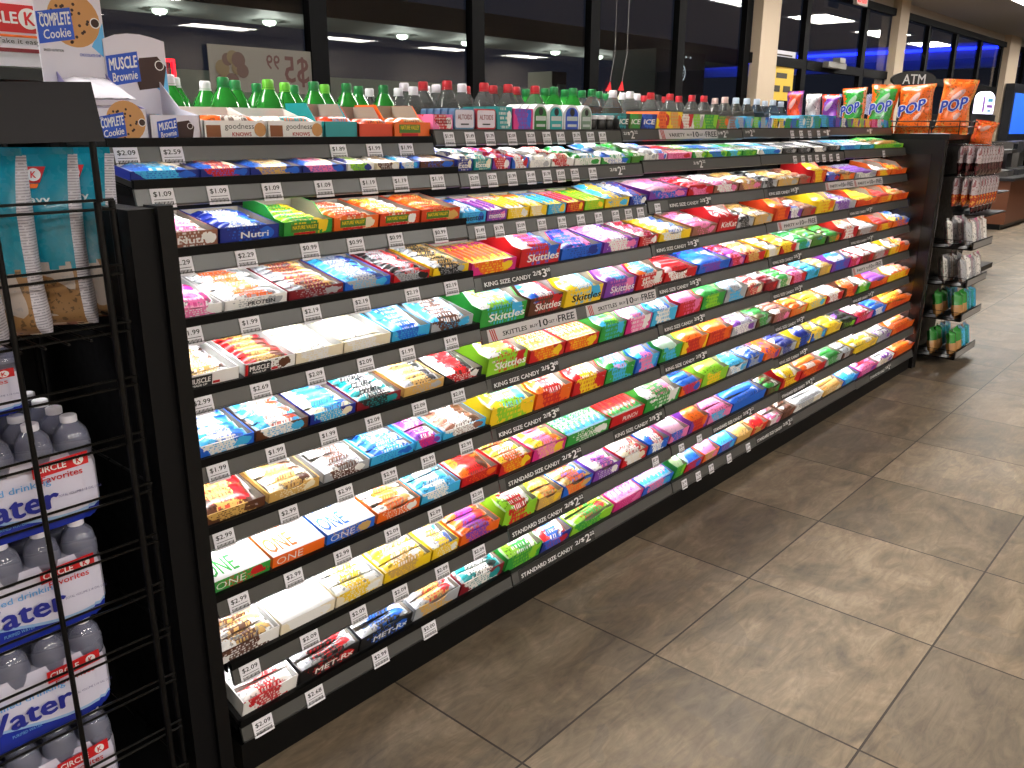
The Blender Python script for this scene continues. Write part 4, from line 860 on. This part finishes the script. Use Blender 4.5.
for i, (cx, nm) in enumerate(((.385, 'first'), (.462, 'second'), (.550, 'third'), (.622, 'last'))):
    chip_bag(cx, 1.50+.022*i, H-.349, .30, i, nm+' in line', True, 2.0*i-1.5)
# water packs
WRAP = None
def wrap_mat():
    m, nt, b = nodemat('printed shrink film'); tc = nt.nodes.new('ShaderNodeTexCoord'); s_ = nt.nodes.new('ShaderNodeSeparateXYZ'); nt.links.new(tc.outputs['Object'], s_.inputs[0])
    wv = math_node(nt, 'ADD', .036, math_node(nt, 'MULTIPLY', math_node(nt, 'SINE', math_node(nt, 'ADD', math_node(nt, 'MULTIPLY', s_.outputs[0], 16.), 2.6)), .016))
    bl_ = math_node(nt, 'LESS_THAN', s_.outputs[2], wv); ln = math_node(nt, 'LESS_THAN', s_.outputs[2], math_node(nt, 'ADD', wv, .006))
    c = mix_node(nt, ln, hx('cfcde0'), hx('8fb2dc')); c = mix_node(nt, bl_, c, hx('1c2f9c')); nt.links.new(c, b.inputs['Base Color']); b.inputs['Roughness'].default_value = .25; b.inputs['Coat Weight'].default_value = .3
    return m
WRAP = wrap_mat(); WB = mat('clear water bottle', 'ccd0ee', .05, trans=.75, ior=1.25, coat=.6); WC = mat('white bottle cap', 'd9d7e2', .4)
WSOLID = mat('stacked water bottles', 'a9add0', .15, trans=.5, ior=1.3)
wb_me = MB().lathe([(.030, .12), (.031, .13), (.031, .15), (.026, .172), (.014, .186), (.0125, .188)], 14).mesh('bottle', [WB])
wc_me = MB().lathe([(.0145, .186), (.0145, .197), (.0125, .1985)], 12).mesh('cap', [WC])
def water_pack(xr, yf, zb, label):
    e = empty('water_pack', (xr-.2, yf, zb)); tag(e, label, 'water pack', 'packs of bottled water')
    def fn(u, v):
        a = 2*math.pi*u; c, s_ = math.cos(a), math.sin(a); t = v
        f = 1-.05*(1-min(1, t/.12))-.05*max(0, (t-.75)/.25)
        x = .199*math.copysign(abs(c)**.22, c)*f; y = .13*math.copysign(abs(s_)**.28, s_)*f
        x += .0035*math.sin(s_*24)*f; y += .0035*math.sin(c*30)*f
        return (x, .132+y, .002+.138*t)
    k = MB().grid(fn, 60, 10); k.add([fn(i/60, 0) for i in range(60)], [tuple(range(60))[::-1]]); k.add([(p[0], p[1], p[2]-.003) for p in (fn(i/60, 1) for i in range(60))], [tuple(range(60))])
    k.build('film', WRAP, e)
    for j in range(4):
        for i in range(6):
            b = link('bottle', wb_me, e); b.location = (-.163+.0652*i, .034+.0652*j, 0); c = link('cap', wc_me, b)
    y = -.0018
    k = MB(); k.rect((.125, y-.001, .122), Vector((1, 0, .05)), Z_, .095, .024, 0); k.text('CIRCLE', (.108, y-.002, .122), X_, Z_, .052, .012, 1, .02, False); k.disc((.155, y-.002, .123), X_, Z_, .009, 1, 16); k.text('K', (.155, y-.003, .123), X_, Z_, .008, .011, 0, .03)
    k.text('Favorites', (.125, y-.001, .102), X_, Z_, .07, .012, 0, .01, False); k.text('purified drinking', (.035, y-.001, .096), X_, Z_, .14, .016, 3, .01, False)
    k.text('Water', (.025, y-.001, .066), X_, Z_, .18, .042, 2, .03, False); k.text('TOTAL VOLUME 3.18 GAL (12L)', (.15, y-.0022, .064), X_, Z_, .075, .006, 4, 0, False)
    k.text('PURIFIED WATER', (.03, y-.0022, .034), X_, Z_, .05, .006, 3, 0, False)
    k.build('printed_label', [flat('R'), WINK, mat('printed navy', '222a8c', .4), mat('printed pale blue', '5f9fd8', .4), mat('printed violet grey', '55558a', .4)], e)
    return e
zb = H-1.2995
for i, (xr, nm) in enumerate(((.545, 'lowest'), (.555, 'second from the bottom'), (.572, 'third from the bottom'), (.588, 'fourth from the bottom'))):
    water_pack(xr, 1.53, zb+.1995*i, 'shrink-wrapped pack of bottled water with red badge, %s of the stack' % nm)
water_pack(.52, 1.62, zb+.1995*4, 'smaller pack of bottled water set back on top of the stack').scale = (1, 1, .66)

# ================================================================= FIXTURE BEHIND THE RACK
fx = empty('sign_board', (.8, 2.62, 0)); fx.matrix_world = Matrix(); tag(fx, 'white and red store sign board behind the cookie displays', 'sign')
MB().box(.3, 1.02, 2.62, 2.65, H+.150, H+.345, 0).box(.3, 1.018, 2.617, 2.6195, H+.236, H+.306, 1).box(.3, 1.018, 2.617, 2.6195, H+.224, H+.230, 2).box(.3, 1.018, 2.617, 2.6195, H+.186, H+.196, 3).build('board', [CARDW, flat('R'), flat('O'), flat('I')], fx)
k = MB().text('CIRCLE', (.885, 2.615, H+.272), X_, Z_, .13, .030, 0, .03, False).text('Take it easy', (.945, 2.615, H+.212), X_, Z_, .11, .016, 1, 0, False)
nseg = 26
k.disc((.979, 2.6155, H+.272), X_, Z_, .0265, 0, nseg); k.text('K', (.980, 2.6145, H+.272), X_, Z_, .026, .034, 2, .03, False); k.build('lettering', [WINK, INK, flat('R')], fx)
MB().box(.2, 1.06, 2.60, 2.95, H+.115, H+.145).box(.2, .22, 2.6, 2.95, 0, H+.115).box(1.04, 1.06, 2.6, 2.95, 0, H+.115).box(.2, 1.06, 2.9, 2.95, 0, H+.115).box(.2, 1.06, 2.6, 2.95, H-.02, H).build('cabinet', mat('black cabinet', '101012', .5), fx)
jr = empty('jar', (.965, 2.70, H+.001)); tag(jr, 'green jar with a red lid on the black cabinet shelf', 'jar')
MB().lathe([(.03, 0), (.034, .01), (.034, .06), (.03, .068)], 16).build('glass', mat('green jar glass', '1d7a34', .1, coat=.5), jr); MB().lathe([(.0345, .068), (.036, .074), (.036, .09), (.03, .098)], 16).build('lid', flat('R'), jr)
for i, (dx, c) in enumerate(((-.07, 'c9c2b8'), (-.14, 'b8b09a'), (-.2, '8f8a80'))):
    j = empty('canister', (.965+dx, 2.72, H+.001)); tag(j, ('pale', 'cream', 'grey')[i]+' canister on the black cabinet shelf', 'canister')
    MB().lathe([(.028, 0), (.03, .004), (.03, .07), (.028, .074)], 14).build('body', mat('canister %d' % i, c, .4), j); MB().lathe([(.0305, .074), (.0305, .084), (.01, .088)], 14).build('lid', mat('canister lid', '3a3836', .4), j)

# ================================================================= ENDCAP, BAGS, HANGING CANDY
en = empty('endcap_unit', (5.7, 2., 0)); en.matrix_world = Matrix(); tag(en, 'tall black endcap at the far end of the candy shelves', 'endcap')
MB().box(5.43, 5.47, 1.50, 2.75, 0, H-.06).build('side_panel', mat('black laminate', '0d0b0b', .3, spec=.4), en)
MB().box(5.425, 5.43, 1.56, 2.6, .1, H-.14).build('inset_panel', mat('dark brown laminate', '17110f', .25), en)
MB().box(5.465, 5.475, 1.492, 1.50, .0, H-.07).build('edge_trim', CHROME, en)
MB().box(5.43, 6.12, 1.48, 2.75, H-.06, H-.028).build('ledge', BLACK, en)
MB().box(5.475, 6.1, 1.60, 2.7, 0, H-.06).build('body', BLACK, en)
k = MB()
for dz in (.0, .03): k.tube((5.45, 1.44, H+.012+dz), (5.45, 2.7, H+.012+dz), .003); k.tube((5.45, 1.44, H+.012+dz), (6.1, 1.44, H+.012+dz), .003)
for y in (1.44, 1.6, 1.9, 2.3, 2.7): k.tube((5.45, y, H-.03), (5.45, y, H+.045), .003)
for x in (5.75, 6.1): k.tube((x, 1.44, H-.03), (x, 1.44, H+.045), .003)
k.build('rail', mat('black wire', '0a0a0a', .3, spec=.35), en)
def puff_bag(y, x, h, w_, pal, cn, nm, text, tilt=0, z0=None):
    e = empty('puff_bag', (x, y, z0 if z0 is not None else H-.027)); e.rotation_euler = (R(tilt*.45), R(3), R(tilt)); bpy.context.view_layer.update()
    tag(e, '%s puffed snack bag, %s' % (cn, nm), 'snack bag', 'puffed snack bags on the endcap ledge')
    m = fat(h, w_, .085, 22, 16, .06); m.v = [(p[0], p[1]*(1-.10*math.cos(math.pi*p[0]/h)**2)+.004*math.sin(30*p[0]+y*50), p[2]+.003*math.sin(60*p[1]+40*p[0])) for p in m.v]; m.v = [(-(p[2]-.0425), p[1], p[0]+h/2) for p in m.v]
    m.build('bag', print_mat(pal, True), e)
    if text:
        k = MB(); up = Vector((0, -.25, 1)).normalized(); ux = Vector((0, -1, .25)).normalized()
        k.text(text, (-.0455, .002, h*.52), ux, Z_, w_*.8, h*.26, 1, .09, False); k.text(text, (-.0475, .002, h*.52), ux, Z_, w_*.74, h*.23, 0, .03, False)
        k.build('lettering', [mat('royal blue print', '1d3fb0', .35), WINK], e)
puff_bag(1.535, 5.62, .305, .19, 'OOA', 'tall orange', 'at the aisle corner of the ledge', 'POP', 8)
puff_bag(1.735, 5.60, .28, .22, 'OOA', 'shorter orange', 'second from the aisle corner', 'POP', -6)
puff_bag(1.935, 5.58, .285, .17, 'GOO', 'green and orange', 'third from the aisle corner', 'POP', 6)
puff_bag(2.10, 5.58, .27, .16, 'GOE', 'green, white and orange', 'fourth from the aisle corner', 'POP', -4)
puff_bag(2.255, 5.6, .235, .13, 'VQC', 'purple and red', 'fifth from the aisle corner', None)
puff_bag(2.375, 5.6, .24, .10, 'SWS', 'silver', 'sixth from the aisle corner', None)
puff_bag(2.50, 5.6, .26, .11, 'QVO', 'orange and purple', 'farthest from the aisle', None)
puff_bag(1.415, 5.84, .15, .13, 'OQA', 'small orange', 'hanging over the wire rail corner', None, 20, H-.10)
wg = empty('wing_rack', (5.8, 1.5, 0)); wg.matrix_world = Matrix(); tag(wg, 'black wing rack of hanging candy on the aisle side of the endcap', 'rack')
MB().box(5.53, 6.1, 1.575, 1.598, .1, H-.065).build('back_board', PANEL, wg)
PEGS = [(H-.08, 'W', 'I', 'dark red'), (H-.26, 'W', 'Q', 'orange-red')]
def hang_mat(c):
    key = 'hang'+c
    if key in _mats: return _mats[key]
    m, nt, b = nodemat('clear topped candy bag '+c); tc = nt.nodes.new('ShaderNodeTexCoord'); s_ = nt.nodes.new('ShaderNodeSeparateXYZ'); nt.links.new(tc.outputs['Generated'], s_.inputs[0])
    n = nt.nodes.new('ShaderNodeTexNoise'); n.inputs['Scale'].default_value = 60; nt.links.new(tc.outputs['Object'], n.inputs['Vector'])
    t = math_node(nt, 'LESS_THAN', math_node(nt, 'ADD', s_.outputs[2], math_node(nt, 'MULTIPLY', n.outputs['Fac'], .12)), .48)
    up = mix_node(nt, math_node(nt, 'GREATER_THAN', n.outputs['Fac'], .58), hx('b9adb2'), hx('8d5a60')); lo_ = mix_node(nt, math_node(nt, 'GREATER_THAN', n.outputs['Fac'], .55), hx('4a1a20' if c == 'I' else 'a8381c'), hx('2a1414' if c == 'I' else 'd98a3a'))
    nt.links.new(mix_node(nt, t, up, lo_), b.inputs['Base Color']); b.inputs['Roughness'].default_value = .2; b.inputs['Coat Weight'].default_value = .4
    _mats[key] = m; return m
def hang_mesh(c, L, W, T):
    m = fat(L, W, T, 12, 8, .06); m.v = [(p[1], p[2]-T/2, p[0]) for p in m.v]
    return m.mesh('candy_bag', [hang_mat(c)])
hm = {c: hang_mesh(c, .165, .075, .03) for c in 'IQ'}
for zt, _, c, cn in PEGS:
    for i in range(8):
        x = 5.60+.066*i
        MB().tube((x, 1.574, zt-.012), (x, 1.33, zt-.006), .0025).build('peg', CHROME, wg)
        for j in range(3):
            o = link('candy_bag', hm[c]); o.location = (x, 1.345+.05*j, zt-.098); o.rotation_euler = (random.uniform(-.05, .05), 0, random.uniform(-.25, .1))
            tag(o, 'clear topped bag of %s candy on the %s pegs of the wing rack' % (cn, 'upper' if c == 'I' else 'lower'), 'candy bag', '%s candy bags on the wing rack' % cn)
tb = {c: hang_mesh(c, .15, .075, .035) for c in 'IQ'}
gb = fat(.165, .1, .05, 14, 10, .08); gb.v = [(p[1]+.004*math.sin(40*p[0]), p[2]-.025, p[0]) for p in gb.v]
pale = []
for q in 'IQ':
    m_ = fat(.17, .105, .045, 14, 10, .07); m_.v = [(p[1]*(1+.25*math.sin(9*p[0]+(q == 'I'))), p[2]-.022+.006*math.sin(50*p[1]), p[0]) for p in m_.v]; pale.append(m_.mesh('candy_bag', [print_mat('SWU' if q == 'I' else 'WSP', True)]))
def nut_mat():
    m, nt, b = nodemat('nut bag film'); tc = nt.nodes.new('ShaderNodeTexCoord'); s_ = nt.nodes.new('ShaderNodeSeparateXYZ'); nt.links.new(tc.outputs['Generated'], s_.inputs[0])
    nt.links.new(mix_node(nt, math_node(nt, 'GREATER_THAN', s_.outputs[2], .5), hx('b98a55'), hx('2f8a35')), b.inputs['Base Color']); b.inputs['Roughness'].default_value = .25; return m
gbm = gb.mesh('nut_bag', [nut_mat()])
gbl = fat(.16, .1, .05, 14, 10, .08); gbl.v = [(p[1], p[2]-.02, p[0]) for p in gbl.v]; gbl = gbl.mesh('nut_bag', [print_mat('TCU', True)])
for ti, zt in enumerate((H-.64, H-.865, H-1.075, H-1.315)):
    k = MB(); k.box(5.60, 6.06, 1.31, 1.574, zt-.055, zt-.048, 0); k.box(5.60, 6.06, 1.31, 1.313, zt-.055, zt-.005, 0)
    k.build('tray', BLACK, wg)
    k = MB()
    for q in (0, .025, .05): k.tube((5.60, 1.31, zt-.05+q), (5.60, 1.574, zt-.05+q), .002, 0, 6)
    k.build('tray_side_wires', mat('black wire', '0a0a0a', .3, spec=.35), wg)
    MB().box(5.62, 6.05, 1.3065, 1.3095, zt-.048, zt-.012, 0).build('price_strip', mat('pale tray strip', '8d8b88', .5), wg)
    for i in range(4):
        for j in range(2):
            nut = ti > 1
            o = link('nut_bag' if nut else 'candy_bag', (gbm if i < 2 else gbl) if nut else pale[(i+j) % 2])
            o.location = (5.655+.108*i+random.uniform(-.006, .006), 1.355+.11*j, zt+.038); o.rotation_euler = (R(-10), random.uniform(-.1, .1), random.uniform(-.25, .25))
            tag(o, ('green topped nut bag' if nut and i < 2 else 'teal nut bag' if nut else 'clear candy bag')+' standing in the %s tray of the wing rack' % ('top', 'second', 'third', 'lowest')[ti], 'nut bag' if nut else 'candy bag', ('nut' if nut else 'candy')+' bags in the wing trays')
# ATM
am = empty('cash_machine', (7.12, 2.25, 0)); am.rotation_euler = (0, 0, R(-50)); bpy.context.view_layer.update(); tag(am, 'dark cash machine with an oval lettered topper, behind the endcap', 'cash machine')
MB().prism([(-.22, 0), (.25, 0), (.25, 1.35), (-.1, 1.35), (-.22, 1.05)], -.22, .22, 'x').build('body', mat('dark machine casing', '1b1c20', .4), am)
MB().tube((0, 0.05, 1.34), (0, .05, H+.31), .02).build('pole', BLACK, am)
k = MB(); n = 36
k.prism([(.165*math.cos(2*math.pi*i/n), H+.36+.06*math.sin(2*math.pi*i/n)) for i in range(n)], .0, .04, 'y'); k.build('topper', mat('black topper', '0c0c0e', .3), am)
MB().text('ATM', (0, -.002, H+.36), X_, Z_, .17, .07, 0, .01).build('lettering', mat('silver lettering', 'c9c9c9', .3), am)
# far corner: drink counter
ct = empty('service_counter', (14.8, 3.2, 0)); ct.matrix_world = Matrix(); tag(ct, 'brown fronted service counter far down the aisle', 'counter')
MB().box(14.2, 19, 2.95, 3.7, .08, H-.72).build('front', mat('brown laminate', '6b3f28', .5), ct); MB().box(14.15, 19, 2.9, 3.72, H-.72, H-.68).build('worktop', mat('dark worktop', '242326', .4), ct); MB().box(14.2, 19, 3.0, 3.7, 0, .08).build('plinth', BLACK, ct)
dm = empty('drink_machine', (13.4, 3.25, 0)); tag(dm, 'dark drink machine with a glowing domed sign on top', 'drink machine')
MB().box(-.62, .6, 0, .6, 0, H+.19).build('body', mat('dark machine casing', '1b1c20', .4), dm)
k = MB(); k.prism([(-.36, H+.2), (.36, H+.2), (.36, H+.39)]+[(.36*math.cos(R(a)), H+.39+.1*math.sin(R(a))) for a in range(15, 180, 15)]+[(-.36, H+.39)], -.02, .06, 'y'); k.build('lit_sign', mat('lit white sign', 'ffffff', .5, emit=1.3, ecol='d8d0ff'), dm)
MB().rect((-.2, -.022, H+.32), X_, Z_, .1, .2, 0).rect((.12, -.022, H+.38), X_, Z_, .26, .05, 1).rect((.12, -.022, H+.30), X_, Z_, .3, .04, 0).rect((.12, -.022, H+.24), X_, Z_, .2, .025, 1).build('sign_print', [mat('violet print', '7a4a9a', .5), mat('teal print', '3f8fb0', .5)], dm)
k = MB()
for i in range(6): k.box(.22, .5, -.012, -.002, H-.10-.09*i, H-.05-.09*i)
k.build('lit_shelf', mat('cool lit shelf', 'cfe0ff', .5, emit=.9), dm)
MB().box(-.36, -.05, -.012, -.002, H-.62, H+.02).build('lit_panel', mat('white red panel', 'd4b0b4', .5, emit=.35), dm)
vm = empty('vending_cooler', (15.6, 3.1, 0)); vm.matrix_world = Matrix(); tag(vm, 'dark cooler with a glowing blue front at the far end', 'cooler')
MB().box(17.1, 18.6, 3.74, 3.88, 0, H+.75).build('body', mat('dark machine casing', '1b1c20', .4), vm); MB().box(17.2, 18.5, 3.73, 3.739, H-.08, H+.6).build('screen', mat('blue screen', '1f55c8', .5, emit=.7, ecol='2f6fe8'), vm)
for i, (x, cc) in enumerate(((14.8, '4a4744'), (15.5, '2e2d31'), (16.3, '605d5a'))):
    g = empty('coffee_machine', (x, 3.3, H-.679)); tag(g, ('dark grey', 'black', 'pale grey')[i]+' countertop coffee machine on the service counter', 'coffee machine')
    MB().prism([(-.2, 0), (.2, 0), (.2, .08), (-.05, .1), (-.05, .32), (-.2, .34), (-.2, .5), (.2, .5)][::1] if False else [(-.2, 0), (.2, 0), (.2, .5), (-.2, .5), (-.2, .34), (0, .32), (0, .1), (-.2, .08)], -.18, .18, 'x').build('housing', mat('machine '+cc, cc, .4), g); MB().box(-.1, .1, -.215, -.2, .38, .47).build('screen', mat('machine dark screen', '141820', .2), g)
bx = empty('snack_rack', (9.4, 2.3, 0)); tag(bx, 'dark grey wire rack of small packs beyond the wing rack', 'rack')
MB().box(-.3, .5, .1, .14, 0, H-.05).box(-.3, .5, -.2, .1, .05, .1).build('frame', BLACK, bx)
for i in range(4): MB().box(-.28, .48, -.25, .1, H-.2-.2*i, H-.19-.2*i).build('shelf', BLACK, bx)
for i in range(3):
    for j in range(6):
        o = link('snack_pack', tb['I']); o.location = (9.17+.13*j, 2.2, H-.31-.2*i); tag(o, 'small pack on the dark wire rack beyond the wing rack', 'snack pack', 'packs on the far wire rack')
